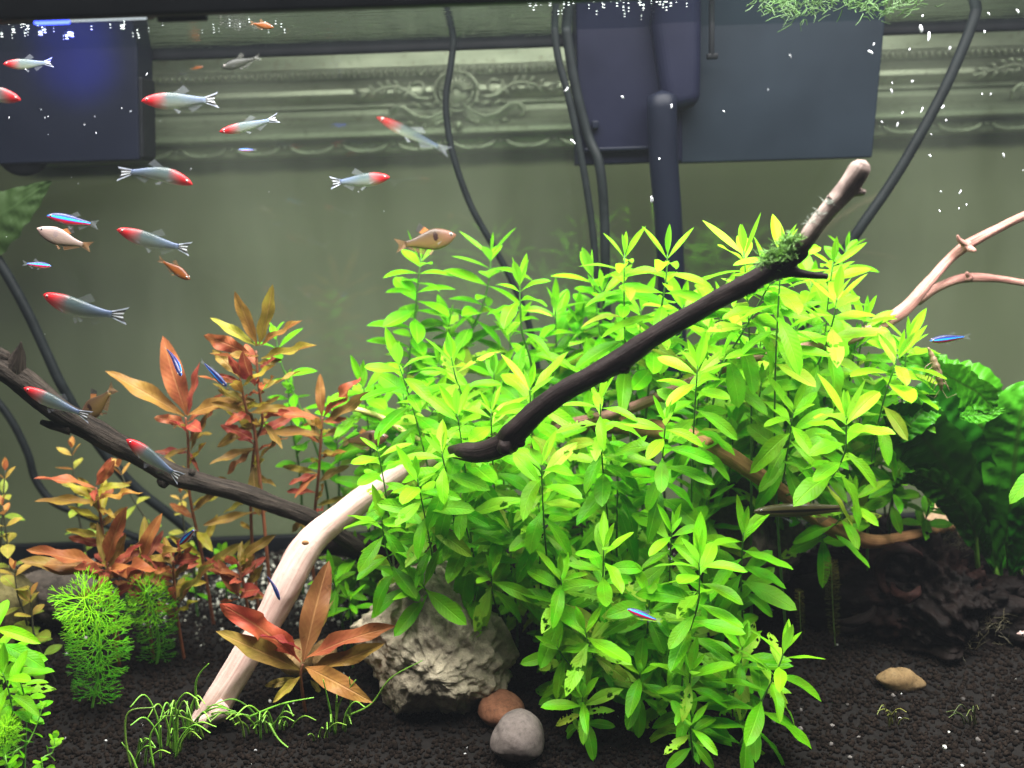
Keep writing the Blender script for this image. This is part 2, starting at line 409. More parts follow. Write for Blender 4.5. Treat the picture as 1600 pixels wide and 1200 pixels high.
wat_m, nt = newmat('water_surface')
tc = nd(nt, 'TexCoord').outputs['Object']
w1 = nd(nt, 'TexNoise', Vector=nd(nt, 'Mapping', Vector=tc, Scale=(1, 2.2, 1)).outputs[0], Scale=38, Detail=4, Roughness=0.55).outputs[0]
w2 = nd(nt, 'TexNoise', Vector=tc, Scale=9, Detail=2).outputs[0]
nb = bump(nt, math_(nt, 'ADD', math_(nt, 'MULTIPLY', w1, 0.6), w2), 0.22, 0.004)
fac = ramp(nt, nd(nt, 'LayerWeight', Blend=0.5).outputs['Facing'], [(0.70, 0.04), (0.82, 1.0)])   # mirror at grazing angles, clear from steeper ones
g = nd(nt, 'BsdfGlossy', Color=(0.86, 0.92, 0.88), Roughness=0.03, Normal=nb).outputs[0]
out(nt, nd(nt, 'MixShader', _0=fac, _1=nd(nt, 'BsdfTransparent').outputs[0], _2=g).outputs[0])
mb = MB(); mb.add([(-0.75, 0.45, ZS), (0.75, 0.45, ZS), (0.75, DP - 0.001, ZS), (-0.75, DP - 0.001, ZS)], [(0, 1, 2, 3)])
tag(mb.build('water_surface', wat_m), 'rippled water surface seen from below', kind='structure')

D0 = 0.455
rim = empty('tank_rim', P(300, 10, D0)); tag(rim, 'black plastic front rim of the tank across the top left corner', 'tank rim')
zr = P(200, 27, D0).z
mb = MB(); mb.box((0, D0, zr + 0.03), (0.6, 0.004, 0.03), 0.0015); mb.build('rim_strip', M_BLACK, rim)
mb = MB(); a, b = P(238, 20, D0), P(318, 20, D0); mb.box(((a.x + b.x) / 2, D0 + 0.006, zr + 0.004), ((b.x - a.x) / 2, 0.0018, 0.0056), 0.001); mb.build('clip', M_BLACK, rim)
mb = MB(); mb.box((0, 0.735, ZS + 0.225), (0.62, 0.003, 0.095), 0.001); mb.build('light_blocker', M_BLACK, rim)  # unseen flap added to keep lamp light off frame and upper wall
bar = MB(); a = P(560, 54, 0.80); bar.box((0, 0.853, ZS - 0.001), (0.72, 0.004, 0.0042), 0.0015)
tag(bar.build('brace_bar', M_BLACK, origin=a), 'black horizontal brace bar along the back at the waterline', 'brace bar')
mb = MB(); mb.box((0, DP - 0.006, 0.034), (0.74, 0.004, 0.012), 0.001)
tag(mb.build('bottom_trim', M_BLACK, origin=(0, DP - 0.006, 0.03)), 'black bottom trim where gravel meets back glass', 'trim')

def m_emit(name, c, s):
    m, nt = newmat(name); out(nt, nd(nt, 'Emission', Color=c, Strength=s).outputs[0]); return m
led_refl = empty('lamp_reflection', P(110, 28, 0.475)); tag(led_refl, 'blue and white lamp reflection added as a glowing strip under the black rim', 'lamp reflection')  # reflection of the lamp, built as an added glowing strip
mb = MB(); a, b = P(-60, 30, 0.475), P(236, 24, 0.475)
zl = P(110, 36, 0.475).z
mb.box(((a.x + b.x) / 2, 0.475, zl + 0.006), ((b.x - a.x) / 2, 0.006, 0.005), 0.001); mb.build('reflection_backing', M_BLACK, led_refl)
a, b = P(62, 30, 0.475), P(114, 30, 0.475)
mb = MB(); mb.box(((a.x + b.x) / 2, 0.470, zl), ((b.x - a.x) / 2, 0.0016, 0.0009), 0.0004); mb.build('blue_reflection_strip', m_emit('blue_reflection_glow', (0.06, 0.10, 1.0), 7.0), led_refl)
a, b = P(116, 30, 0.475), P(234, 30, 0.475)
mb = MB(); mb.box(((a.x + b.x) / 2, 0.470, zl + 0.0004), ((b.x - a.x) / 2, 0.0014, 0.0005), 0.0003); mb.build('white_reflection_strip', m_emit('white_reflection_glow', (0.75, 0.85, 0.9), 1.2), led_refl)

bub_m = m_plain('foam_and_glint', (0.42, 0.45, 0.46), 0.2, 0.05)  # pale balls stand for froth and for light glints on the surface
def bubbles(name, label, pts):
    mb = MB()
    for p, r in pts: mb.ball(p, r, 6, 4, (1.3, 1, 0.6))
    tag(mb.build(name, bub_m), label, 'bubbles', kind='stuff')
random.seed(5)
bubbles('bubbles_and_glints', 'white froth bubbles and painted light glints at the surface under the lamp',
        [(PZ(abs(random.gauss(0, 95)), ru(38, 62), ZS - 0.001), ru(0.0003, 0.0014)) for _ in range(20)] + [(PZ(ru(20, 450), ru(34, 52), ZS - 0.001), ru(0.0003, 0.0006)) for _ in range(26)]
        + [(PZ(ru(120, 520), ru(66, 74) - 3, ZS - 0.001) if False else P(ru(150, 520), ru(77, 83), DP - 0.004), ru(0.0003, 0.0008)) for _ in range(60)]
        + [(PZ(ru(820, 1080), abs(random.gauss(0, 11)), ZS - 0.001), ru(0.0003, 0.0008)) for _ in range(50)])

# ------------------------------------------------------------------ filters, pipes, cables
M_NAVY = m_plain('navy_plastic', (0.0025, 0.003, 0.009), 0.45, 0.25, 20, spec=.08)
M_SLATE = m_plain('slate_plastic', (0.0055, 0.0085, 0.0125), 0.45, 0.3, 12, spec=.08)
M_NAVYL = m_plain('dark_blue_plastic', (0.0030, 0.0040, 0.0085), 0.45, 0.25, 15, spec=.08)
def quad_slab(px4, d, th, mat, name, parent, bev=0.0):
    """slab whose front face has the four photo corners at depth d"""
    f = [P(x, y, d) for x, y in px4]; k = [p + Vector((0, th, 0)) for p in f]
    mb = MB(); mb.add(f + k, [(3, 2, 1, 0), (4, 5, 6, 7), (0, 1, 5, 4), (1, 2, 6, 5), (2, 3, 7, 6), (3, 0, 4, 7)])
    o = mb.build(name, mat, parent, smooth=False)
    md = o.modifiers.new('bevel', 'BEVEL'); md.width = 0.0012; md.segments = 2
    return o
flt = empty('filter_box', P(1150, 255, 0.80)); tag(flt, 'dark blue filter box with a wide slate panel hanging in the water', 'filter')
quad_slab([(1062, 28), (1384, 24), (1363, 246), (1064, 255)], 0.805, 0.035, M_SLATE, 'front_panel', flt)
quad_slab([(900, -20), (1066, -20), (1066, 252), (903, 258)], 0.80, 0.045, M_NAVY, 'body', flt)
mb = MB(); pts = crom([(*P(1034, 150, 0.785), 22 * pxm(.785)), (*P(1037, 250, 0.785), 22 * pxm(.785)), (*P(1044, 340, 0.785), 21 * pxm(.785)), (*P(1050, 470, 0.785), 21 * pxm(.785)), (*P(1052, 640, 0.785), 21 * pxm(.785))], 5)
mb.tube([p[:3] for p in pts], [p[3] for p in pts], 16); mb.build('intake_pipe', M_NAVYL, flt)
ph_ = quad_slab([(1012, -10), (1099, -10), (1097, 164), (1040, 178)], 0.783, 0.022, M_NAVY, 'pump_head', flt); ph_.modifiers['bevel'].width = .009; ph_.modifiers['bevel'].segments = 6
mb = MB(); mb.box(P(1112, 40, 0.79), (3.5 * pxm(.79), 0.003, 45 * pxm(.79)), 0.001); mb.box(P(1113, 88, 0.79), (8 * pxm(.79), 0.003, 4 * pxm(.79)), 0.001); mb.build('hook', M_BLACK, flt)
mb = MB(); mb.box(P(985, 232, 0.797), (70 * pxm(.79), 0.004, 3 * pxm(.79)), 0.001); mb.box(P(930, 195, 0.797), (5 * pxm(.79), 0.003, 6 * pxm(.79)), 0.001); mb.build('clip', M_NAVYL, flt)
lf = empty('filter_box', P(100, 258, 0.81)); tag(lf, 'dark blue box with a round knob beneath in the upper left corner', 'filter')
quad_slab([(-160, 60), (214, 55), (217, 250), (-160, 262)], 0.81, 0.035, M_NAVYL, 'body', lf)
mb = MB(); mb.ball(P(36, 240, 0.818), 34 * pxm(.8), 20, 12, (1.2, 0.4, 1.0)); mb.build('knob', M_BLACK, lf)
quad_slab([(212, 120), (222, 120), (224, 246), (214, 248)], 0.812, 0.03, M_BLACK, 'side_edge', lf)

def cable(pts, rpx, label, name='cable'):
    q = crom([(*P(x, y, d), rpx * pxm(d)) for x, y, d in pts], 8)
    mb = MB(); mb.tube([p[:3] for p in q], [p[3] for p in q], 10)
    return tag(mb.build(name, M_RUBBER, origin=q[0][:3]), label, 'cable')
cable([(709, 20, .83), (709, 60, .83), (704, 105, .83), (697, 150, .83), (699, 195, .83), (710, 250, .83), (736, 322, .83), (768, 380, .83), (800, 440, .83), (830, 520, .83), (850, 640, .83), (880, 760, .83), (930, 840, .82)], 5, 'thin black cable curving down across the picture frame')
cable([(866, 40, .79), (872, 90, .79), (888, 150, .79), (902, 215, .79), (916, 290, .79), (928, 380, .79), (932, 470, .79), (940, 700, .8)], 5.5, 'black cable left of the filter, bending inwards below it')
cable([(884, 40, .795), (898, 130, .795), (918, 210, .795), (936, 255, .79), (944, 330, .79), (946, 420, .79), (950, 600, .8)], 7.5, 'thicker black cable straight down beside the filter pipe')
cable([(1530, -10, .77), (1518, 40, .77), (1480, 130, .77), (1435, 215, .77), (1390, 290, .77), (1340, 362, .77), (1290, 440, .78), (1230, 560, .8), (1160, 720, .81), (1050, 900, .82)], 8, 'thick black air hose slanting down at right to the plants', 'air_hose')
cable([(-40, 350, .80), (10, 428, .80), (44, 490, .80), (72, 550, .80), (98, 605, .80), (150, 690, .81), (210, 760, .82), (285, 820, .83), (360, 890, .835)], 8, 'black cable passing behind the dark branch from the left edge')
cable([(-40, 590, .83), (10, 645, .83), (42, 705, .83), (56, 750, .83), (86, 786, .83), (140, 808, .83), (210, 838, .835), (270, 858, .84), (330, 880, .845)], 6, 'thinner black cable sagging low behind the red plants')
cable([(890, 765, .82), (920, 770, .82), (950, 800, .82), (985, 850, .82)], 5, 'short black cable loop low behind the green clump')

# ------------------------------------------------------------------ substrate
NXg, NYg = 150, 70
V, F = [], []
for j in range(NYg + 1):
    for i in range(NXg + 1):
        x = -0.72 + 1.44 * i / NXg; y = 0.40 + (DP - 0.002 - 0.40) * j / NYg
        V.append((x, y, gz(x, y)))
for j in range(NYg):
    for i in range(NXg):
        a = j * (NXg + 1) + i; F.append((a, a + 1, a + NXg + 2, a + NXg + 1))
n0 = len(V)
V += [(-0.72, 0.40, -0.03), (0.72, 0.40, -0.03), (0.72, DP - 0.002, -0.03), (-0.72, DP - 0.002, -0.03)]
c0, c1, c2, c3 = 0, NXg, (NYg + 1) * (NXg + 1) - 1, NYg * (NXg + 1)
F += [(n0, n0 + 1, c1, c0), (n0 + 1, n0 + 2, c2, c1), (n0 + 2, n0 + 3, c3, c2), (n0 + 3, n0, c0, c3)]
M_SOIL = m_plain('black_soil', (0.006, 0.005, 0.0045), 0.9, 0.5, 300, spec=0.1)
mb = MB(); mb.add(V, F); tag(mb.build('ground', M_SOIL), 'black planted tank bed', kind='structure')

gr_m, nt = newmat('granules')
at = nd(nt, 'Attribute', {'attribute_name': 'grain'}).outputs['Color']
n = nd(nt, 'TexNoise', Vector=nd(nt, 'TexCoord').outputs['Object'], Scale=900, Detail=4).outputs[0]
cc = mixc(nt, 1.0, at, ramp(nt, n, [(0.3, 0.6), (0.7, 1.3)]), 'MULTIPLY')
out(nt, nd(nt, 'BsdfPrincipled', Base_Color=cc, Roughness=0.9, Specular_IOR_Level=0.05, Normal=bump(nt, n, 0.8, 0.0006)).outputs[0])
import bmesh
def ico(sub):
    bm = bmesh.new(); bmesh.ops.create_icosphere(bm, subdivisions=sub, radius=1)
    V = np.array([v.co[:] for v in bm.verts]); bm.verts.index_update()
    F = np.array([[v.index for v in f.verts] for f in bm.faces]); bm.free(); return V, F
def scatter(name, label, cat, n, sampler, rng, colf, seed):
    rs = np.random.RandomState(seed)
    V0, F0 = ico(1)
    protos = [V0 * (1 + rs.uniform(-0.28, 0.28, (len(V0), 1))) * rs.uniform(0.7, 1.2, (1, 3)) for _ in range(10)]
    AV, AF, AC = [], [], []
    cnt = 0
    for i in range(n):
        s = sampler(rs)
        if s is None: continue
        x, y = s; r = rs.uniform(*rng) * (1.0 + 0.25 * (rs.rand() < 0.08))
        an = rs.uniform(0, 6.28); ca, sa = math.cos(an), math.sin(an)
        v = protos[rs.randint(10)] * r
        v = np.stack([v[:, 0] * ca - v[:, 1] * sa, v[:, 0] * sa + v[:, 1] * ca, v[:, 2]], 1) + np.array([x, y, gz(x, y) + r * rs.uniform(-0.1, 0.7)])
        AV.append(v); AF.append(F0 + cnt * len(V0)); AC.append(np.tile(np.array([*colf(rs, x, y), 1.0]), (len(V0), 1))); cnt += 1
    AV, AF, AC = np.concatenate(AV), np.concatenate(AF), np.concatenate(AC)
    me = bpy.data.meshes.new(name)
    me.vertices.add(len(AV)); me.vertices.foreach_set('co', AV.ravel().astype(np.float32))
    me.loops.add(AF.size); me.loops.foreach_set('vertex_index', AF.ravel().astype(np.int32))
    me.polygons.add(len(AF)); me.polygons.foreach_set('loop_start', np.arange(0, AF.size, 3, dtype=np.int32))
    me.update(calc_edges=True)
    me.polygons.foreach_set('use_smooth', np.ones(len(AF), dtype=bool))
    a = me.color_attributes.new('grain', 'FLOAT_COLOR', 'POINT'); a.data.foreach_set('color', AC.ravel().astype(np.float32))
    me.materials.append(gr_m)
    return tag(link(name, me), label, cat, kind='stuff')
def s_all(rs):
    y = 0.42 + 0.43 * rs.rand() ** 0.9
    x = rs.uniform(-1, 1) * (0.53 * y + 0.03)
    return x, y
def c_soil(rs, x, y):
    k = rs.uniform(0.55, 1.5); p = P_side(x, y)
    if p > 0.35 and rs.rand() < 0.01: g = rs.uniform(0.04, 0.15); return (g, g * 0.9, g * 0.85)
    if rs.rand() < 0.002: g = rs.uniform(0.3, 0.6); return (g, g, g * 0.92)
    return (0.0078 * k, 0.0053 * k, 0.0040 * k)
gA = G(1420, 1130)
def P_side(x, y): return max(0.0, 1 - ((x - gA.x) ** 2 / 0.012 + (y - gA.y) ** 2 / 0.004))
scatter('soil_granules', 'coarse black soil granules covering the tank bed', 'gravel', 44000, s_all, (0.0010, 0.0018), c_soil, 3)
g1, g2 = G(330, 930), G(560, 930)
gc = (G(440, 915)); 
def s_lt(rs): return gc.x + rs.normal(0, 0.050), gc.y + rs.normal(0, 0.035)
def c_lt(rs, x, y):
    if rs.rand() < 0.30: g = rs.uniform(0.18, 0.5); return (g, g * 0.98, g * 0.84)
    g = rs.uniform(0.02, 0.10); return (g, g * 1.02, g * 0.85)
scatter('pale_gravel', 'mixed pale and grey gravel behind the pale driftwood leg', 'gravel', 1500, s_lt, (0.0010, 0.0020), c_lt, 8)
def s_bk(rs):
    y = DP - 0.012 - 0.05 * rs.rand() ** 2
    return rs.uniform(-0.45, 0.47), y
scatter('back_gravel', 'thin line of grey gravel along the back glass', 'gravel', 900, s_bk, (0.0012, 0.0024), lambda rs, x, y: c_lt(rs, x, y) if rs.rand() < 0.4 else c_soil(rs, x, y), 9)
def s_wh(rs):
    return G_rand(rs)
def G_rand(rs):
    y = 0.50 + 0.3 * rs.rand(); return rs.uniform(-0.5, 0.5) * y, y
scatter('white_grit', 'scattered white grit specks lying on the black soil', 'gravel', 90, G_rand, (0.0006, 0.0012), lambda rs, x, y: (rs.uniform(.2, .5),) * 3, 10)

# ------------------------------------------------------------------ rocks and stones (outlines read off the photo, real depth)
def blob(name, outline, d, depth, mat, label, cat, amp=0.06, nsc=18, seed=0, dc=None, sq=1.0, fine=0.02, res=1, facets=0):
    if d is None: d = G(sum(x for x, y in outline) / len(outline), max(y for x, y in outline) - 4).y - depth * .3
    pts = [P(x, y, d) for x, y in outline]
    c = sum(pts, Vector()) / len(pts)
    if dc: c = P(dc[0], dc[1], d)
    th = []; 
    for p in pts: th.append((math.atan2(p.z - c.z, p.x - c.x), math.hypot(p.z - c.z, p.x - c.x)))
    th.sort(); A = np.array([t for t, _ in th]); R = np.array([r for _, r in th])
    A = np.concatenate([A - 2 * math.pi, A, A + 2 * math.pi]); R = np.tile(R, 3)
    V, F = [], []; N, Mr = 96 * res, 48 * res
    mean = R.mean(); rr = random.Random(int(seed * 10)); cuts = []
    for _ in range(facets):
        nn = Vector((rr.uniform(-1, 1), rr.uniform(-1, .6), rr.uniform(-1, 1))).normalized()
        ext = math.sqrt((mean * nn.x) ** 2 + (depth * nn.y) ** 2 + (mean * nn.z) ** 2)
        cuts.append((nn, ext * rr.uniform(.66, .88)))
    for i in range(Mr + 1):
        ph = math.pi * i / Mr
        sp = math.sin(ph) ** sq; cp = math.copysign(abs(math.cos(ph)) ** 1.0, math.cos(ph))
        for k in range(N):
            t = -math.pi + 2 * math.pi * k / N
            r = float(np.interp(t, A, R)); r = mean + (r - mean) * math.sin(ph) ** .8
            q = Vector((r * sp * math.cos(t), -depth * cp, r * sp * math.sin(t)))
            for nn, hh in cuts:
                ex = q.dot(nn) - hh
                if ex > 0: q = q - nn * ex * .92
            w = q + c
            dd = amp * mean * noise.fractal(w * nsc + Vector((seed, 0, 0)), 0.9, 2.1, 5) + fine * mean * noise.fractal(w * nsc * 6, 0.8, 2.0, 4)
            rid = amp * mean * 0.6 * (abs(noise.noise(w * nsc * 1.7 + Vector((0, seed, 3)))) - 0.25)
            q = q * (1 + (dd - rid) / max(q.length, mean * 0.4))
            V.append(c + q)
    for i in range(Mr):
        for k in range(N):
            k2 = (k + 1) % N
            F.append((i * N + k, i * N + k2, (i + 1) * N + k2, (i + 1) * N + k))
    mb = MB(); mb.add(V, F)
    return tag(mb.build(name, mat, origin=(c.x, c.y, min(v.z for v in V))), label, cat)
blob('rock', [(535, 948), (540, 1010), (578, 1050), (608, 1085), (616, 1128), (645, 1142), (695, 1136), (732, 1104), (762, 1075), (812, 1052), (826, 1014), (815, 975), (770, 940), (735, 905), (690, 880), (640, 880), (590, 905)], 0.622, 0.046, M_ROCK, 'large grey tan craggy rock standing on the gravel under the plants', 'rock', 0.13, 26, 1.0, dc=(680, 1000), fine=0.05, res=2, facets=16)
blob('rock', [(600, 905), (620, 840), (660, 815), (700, 810), (760, 840), (790, 900), (760, 950), (680, 960)], 0.71, 0.045, M_ROCKR, 'reddish brown rough rock half hidden above the large grey rock', 'rock', 0.22, 30, 4.0, fine=0.06, facets=12)
blob('rock', [(860, 860), (880, 815), (915, 797), (950, 800), (990, 840), (1010, 900), (1000, 980), (900, 990), (860, 930)], 0.73, 0.05, M_ROCKR, 'brown stone behind the leaves in the middle of the clump', 'rock', 0.15, 25, 7.0, fine=0.05, facets=12)
blob('rock', [(1092, 800), (1108, 765), (1150, 742), (1190, 745), (1220, 765), (1240, 800), (1235, 870), (1228, 960), (1190, 990), (1130, 980), (1100, 900)], 0.72, 0.05, M_ROCKD, 'dark grey brown boulder beside the long striped fish', 'rock', 0.20, 24, 9.0, fine=0.05, facets=12)
blob('stone', [(1440, 815), (1470, 785), (1520, 770), (1580, 772), (1620, 800), (1625, 850), (1560, 862), (1480, 850)], 0.80, 0.03, M_ROCKT, 'smooth beige stone behind the broad leaves at right', 'stone', 0.05, 14, 2.0)
blob('pebble', [(746, 1112), (752, 1096), (772, 1089), (800, 1091), (820, 1106), (818, 1120), (780, 1126)], None, 0.017, m_rock('terracotta', (0.12, 0.045, 0.02), (0.20, 0.085, 0.045), (0.27, 0.13, 0.075), 0.0005, 60), 'flat terracotta pebble behind the round mauve one', 'pebble', 0.04, 20, 3.0)
blob('pebble', [(765, 1165), (775, 1140), (795, 1120), (815, 1114), (838, 1124), (850, 1150), (848, 1170), (815, 1178), (780, 1176)], None, 0.018, m_rock('mauve_stone', (0.085, 0.068, 0.06), (0.125, 0.102, 0.092), (0.165, 0.138, 0.125), 0.0004, 40), 'round mauve grey pebble at the foot of the rock', 'pebble', 0.03, 16, 5.0)
blob('pebble', [(1369, 1060), (1382, 1052), (1405, 1050), (1432, 1056), (1447, 1068), (1438, 1075), (1405, 1075), (1378, 1069)], None, 0.009, m_rock('tan_pebble', (0.11, 0.065, 0.027), (0.17, 0.11, 0.05), (0.22, 0.155, 0.085), 0.0005, 60), 'flat tan pebble alone on the dark soil at right', 'pebble', 0.03, 20, 6.0)
M_SPK = m_rock('speckled_stone', (0.13, 0.07, 0.02), (0.30, 0.18, 0.07), (0.46, 0.31, 0.16), 0.0006, 90)
blob('pebble', [(436, 1035), (442, 1015), (460, 1004), (485, 1010), (492, 1030), (480, 1046), (455, 1048)], 0.628, 0.016, M_SPK, 'speckled tan pebble left of the front red plant stem', 'pebble', 0.04, 20, 6.5)
blob('pebble', [(480, 1030), (490, 1012), (510, 1003), (524, 1012), (526, 1026), (505, 1038), (486, 1040)], 0.635, 0.014, M_SPK, 'browner speckled pebble right of the front red plant stem', 'pebble', 0.04, 20, 8.5)
blob('rock', [(-90, 930), (-50, 905), (0, 900), (32, 920), (44, 965), (24, 1005), (-30, 1020), (-90, 1010)], 0.69, 0.035, m_rock('mossy_rock', (0.03, 0.025, 0.008), (0.10, 0.085, 0.03), (0.20, 0.17, 0.08), 0.002, 40), 'mossy tan rock at the left edge behind thin stems', 'rock', 0.15, 24, 2.5, fine=0.05)
blob('wood_chunk', [(30, 905), (80, 898), (130, 905), (175, 930), (170, 955), (100, 965), (50, 950)], 0.73, 0.02, M_ROCKD, 'dark brown wood chunk lying under the low red leaves', 'wood', 0.15, 30, 11.5)

# ------------------------------------------------------------------ driftwood
def wood(name, pts, mat, label, twigs=(), bumps=(), nz=0.16, nsc=45, seg=22, seed=0.0, cat='driftwood', per=12, k=1.0):
    q = crom([(*P(x, y, d), r * k * pxm(d)) for x, y, d, r in pts], per)
    pos = [Vector(p[:3]) for p in q]; rad = [p[3] for p in q]
    mb = MB(); mb.tube(pos, rad, seg, nz=nz, nsc=nsc, seed=seed)
    for tp in twigs:
        w = crom([(*P(x, y, d), r * (.4 + .6 * k) * pxm(d)) for x, y, d, r in tp], 6)
        mb.tube([p[:3] for p in w], [p[3] for p in w], 12, nz=nz * 1.3, nsc=nsc * 1.5, seed=seed + 3)
    for (x, y, d, r) in bumps:
        c = P(x, y, d); R = r * k * pxm(d)
        s = MB(); s.ball((0, 0, 0), 1.0, 14, 9)
        V = [c + v * (R * (1 + 0.3 * noise.noise(v * 1.7 + c * 50))) for v in s.V]
        mb.add(V, s.F, [(v.x * 1.0, 0.5 + 0.1 * v.z) for v in s.V])
    o = mb.build(name, mat, origin=pos[0])
    return tag(o, label, cat)
base_l = G(332, 1122)
wood('driftwood', [(326, 1126, base_l.y, 38), (345, 1090, base_l.y, 29), (382, 1030, .612, 29), (420, 965, .622, 30), (448, 912, .63, 33), (470, 870, .638, 32), (496, 836, .645, 28), (540, 800, .655, 26), (590, 764, .665, 24), (640, 734, .675, 22), (700, 704, .69, 20)], M_PALE,
     'pale peeled driftwood leg slanting up from the gravel at left', twigs=[[(352, 1108, .595, 20), (320, 1124, .588, 9), (298, 1128, .585, 3)]], nz=0.14, nsc=34, seed=1, k=.80)
kn = bpy.data.objects['driftwood']; mb = MB(); mb.ball(P(477, 848, .6185), 6 * pxm(.62), 14, 8, (1, .35, .7)); mb.build('knot', M_BROWN, kn)
wood('driftwood_branch', [(-70, 545, .605, 30), (0, 572, .61, 30), (45, 602, .615, 32), (90, 640, .62, 31), (150, 676, .63, 29), (215, 710, .64, 27), (268, 740, .645, 28), (310, 752, .65, 25), (380, 772, .66, 24), (440, 792, .668, 22), (500, 818, .68, 21), (560, 856, .70, 20), (620, 900, .72, 18)], M_BARKG,
     'dark grizzled branch reaching in from the left edge behind the pale driftwood',
     twigs=[[(20, 585, .612, 24), (28, 560, .61, 14), (31, 545, .608, 6), (33, 534, .607, 1.5)], [(110, 668, .622, 14), (82, 665, .62, 9), (64, 659, .618, 6)], [(5, 560, .612, 20), (-20, 545, .605, 16), (-40, 538, .6, 10)]],
     bumps=[(256, 752, .642, 17), (300, 738, .645, 9)], nz=0.22, nsc=50, seed=2, k=.62)
br = wood('driftwood_branch', [(700, 704, .600, 8), (722, 706, .580, 15), (756, 706, .572, 19), (790, 693, .566, 22), (806, 674, .562, 23), (838, 643, .558, 20), (880, 612, .555, 19), (930, 584, .55, 19), (966, 565, .547, 21), (1010, 533, .542, 18), (1060, 503, .536, 17.5), (1120, 468, .53, 17), (1180, 436, .523, 18), (1222, 410, .518, 19), (1252, 388, .515, 15)], M_BARK,
     'long black branch slanting up to the right across the green plants',
     twigs=[[(1205, 425, .52, 15), (1235, 424, .517, 9), (1262, 429, .515, 6.5), (1293, 432, .513, 5)], [(1235, 408, .517, 12), (1253, 398, .514, 9), (1261, 392, .513, 5)]],
     bumps=[(974, 574, .545, 13), (940, 590, .548, 11), (790, 698, .56, 15), (812, 690, .56, 11), (1175, 450, .523, 10)], nz=0.16, nsc=55, seed=5, k=.88)
w = crom([(*P(x, y, d), r * pxm(d)) for x, y, d, r in [(1246, 394, .515, 13), (1266, 366, .512, 13), (1288, 336, .509, 13.5), (1308, 312, .507, 15), (1328, 288, .505, 16), (1344, 264, .503, 15), (1350, 254, .502, 10)]], 10)
mb = MB(); mb.tube([p[:3] for p in w], [p[3] for p in w], 20, nz=0.16, nsc=70, seed=8)
for tp in ([(1328, 300, .505, 9), (1342, 300, .503, 7), (1350, 300, .5, 4)], [(1300, 322, .507, 7), (1296, 312, .504, 4), (1294, 306, .503, 2)]):
    w2 = crom([(*P(x, y, d), r * pxm(d)) for x, y, d, r in tp], 5); mb.tube([p[:3] for p in w2], [p[3] for p in w2], 10, nz=0.15)
o = mb.build('tip', M_GREYW, br); o['label'] = 'pale grey weathered tip of the branch'
wood('driftwood_branch', [(1700, 300, .69, 11), (1600, 338, .70, 11), (1560, 357, .705, 11), (1512, 382, .71, 14), (1480, 408, .715, 12), (1442, 452, .70, 14), (1410, 486, .695, 16), (1360, 516, .685, 16), (1300, 536, .675, 15), (1230, 549, .668, 14), (1170, 560, .664, 13), (1120, 580, .664, 13), (1050, 610, .67, 13), (980, 640, .68, 14), (900, 660, .70, 14), (800, 676, .76, 14), (690, 690, .76, 13)], M_PINK,
     'forked pinkish branch entering from the right edge behind the plants',
     twigs=[[(1432, 470, .72, 11), (1460, 452, .718, 9), (1492, 438, .716, 9), (1515, 434, .715, 10), (1560, 436, .71, 7.5), (1600, 442, .705, 7), (1680, 455, .70, 7)], [(1512, 384, .708, 8), (1500, 376, .705, 5), (1496, 368, .703, 2)], [(1515, 388, .705, 7), (1524, 392, .70, 3)], [(1515, 434, .713, 7), (1510, 426, .71, 3)]],
     bumps=[(1510, 384, .708, 13), (1513, 434, .713, 10), (1375, 512, .722, 10)], nz=0.18, nsc=45, seed=11, k=.60)
wood('driftwood_branch', [(820, 700, .74, 13), (900, 668, .735, 15), (960, 664, .73, 17), (1030, 672, .675, 18), (1085, 684, .645, 17), (1130, 708, .635, 16), (1180, 740, .64, 16), (1230, 775, .65, 15), (1280, 812, .655, 16), (1330, 838, .66, 16), (1370, 846, .67, 13), (1440, 834, .70, 9), (1510, 820, .77, 8), (1600, 812, .78, 7)], M_BROWN,
     'tan brown branch lying low behind the clump toward the dark stump', bumps=[(1108, 692, .630, 8)], nz=0.16, nsc=40, seed=14, k=.85)
wood('driftwood_branch', [(500, 850, .70, 16), (545, 850, .705, 20), (580, 865, .71, 20), (620, 870, .715, 16)], M_BARK, 'short black root beside the pale driftwood below the leaves', nz=0.2, seed=17)
stump = blob('driftwood_stump', [(1232, 905), (1262, 880), (1320, 860), (1368, 838), (1420, 830), (1470, 845), (1530, 880), (1600, 905), (1680, 960), (1680, 1020), (1600, 1050), (1500, 1035), (1420, 1040), (1330, 1010), (1260, 990)], 0.72, 0.07, M_STUMP, 'hollow black driftwood stump lying in the shade at right', 'driftwood', 0.26, 26, 21.0, fine=0.11, res=2)
def ring(name, cx, cy, d, r, tr, mat, parent, a0, a1, sc=1.0):
    w = [(P(cx + r * math.cos(a), cy + r * sc * math.sin(a), d - 0.01 * math.sin(a * 1.5))) for a in np.linspace(a0, a1, 22)]
    mb = MB(); mb.tube(w, [tr * pxm(d) * (0.5 + 0.6 * math.sin(math.pi * i / 21)) for i in range(22)], 12, nz=0.6, nsc=70)
    return mb.build(name, mat, parent)
M_STUMPR = m_wood('reddish_wood', (0.002, 0.0012, 0.001), (0.024, 0.008, 0.006), 0.4, bd=0.002, rough=0.7)
ring('hollow_rim', 1410, 895, .66, 38, 9, M_STUMPR, stump, 2.2, 5.6)
ring('hollow_rim', 1415, 912, .655, 22, 8, M_STUMPR, stump, 0.3, 3.2)
ring('hollow_rim', 1320, 945, .665, 46, 7, M_STUMP, stump, 0.1, 2.0, 0.6)
ring('hollow_rim', 1490, 1000, .66, 40, 8, M_STUMPR, stump, 1.0, 3.0, 0.7)

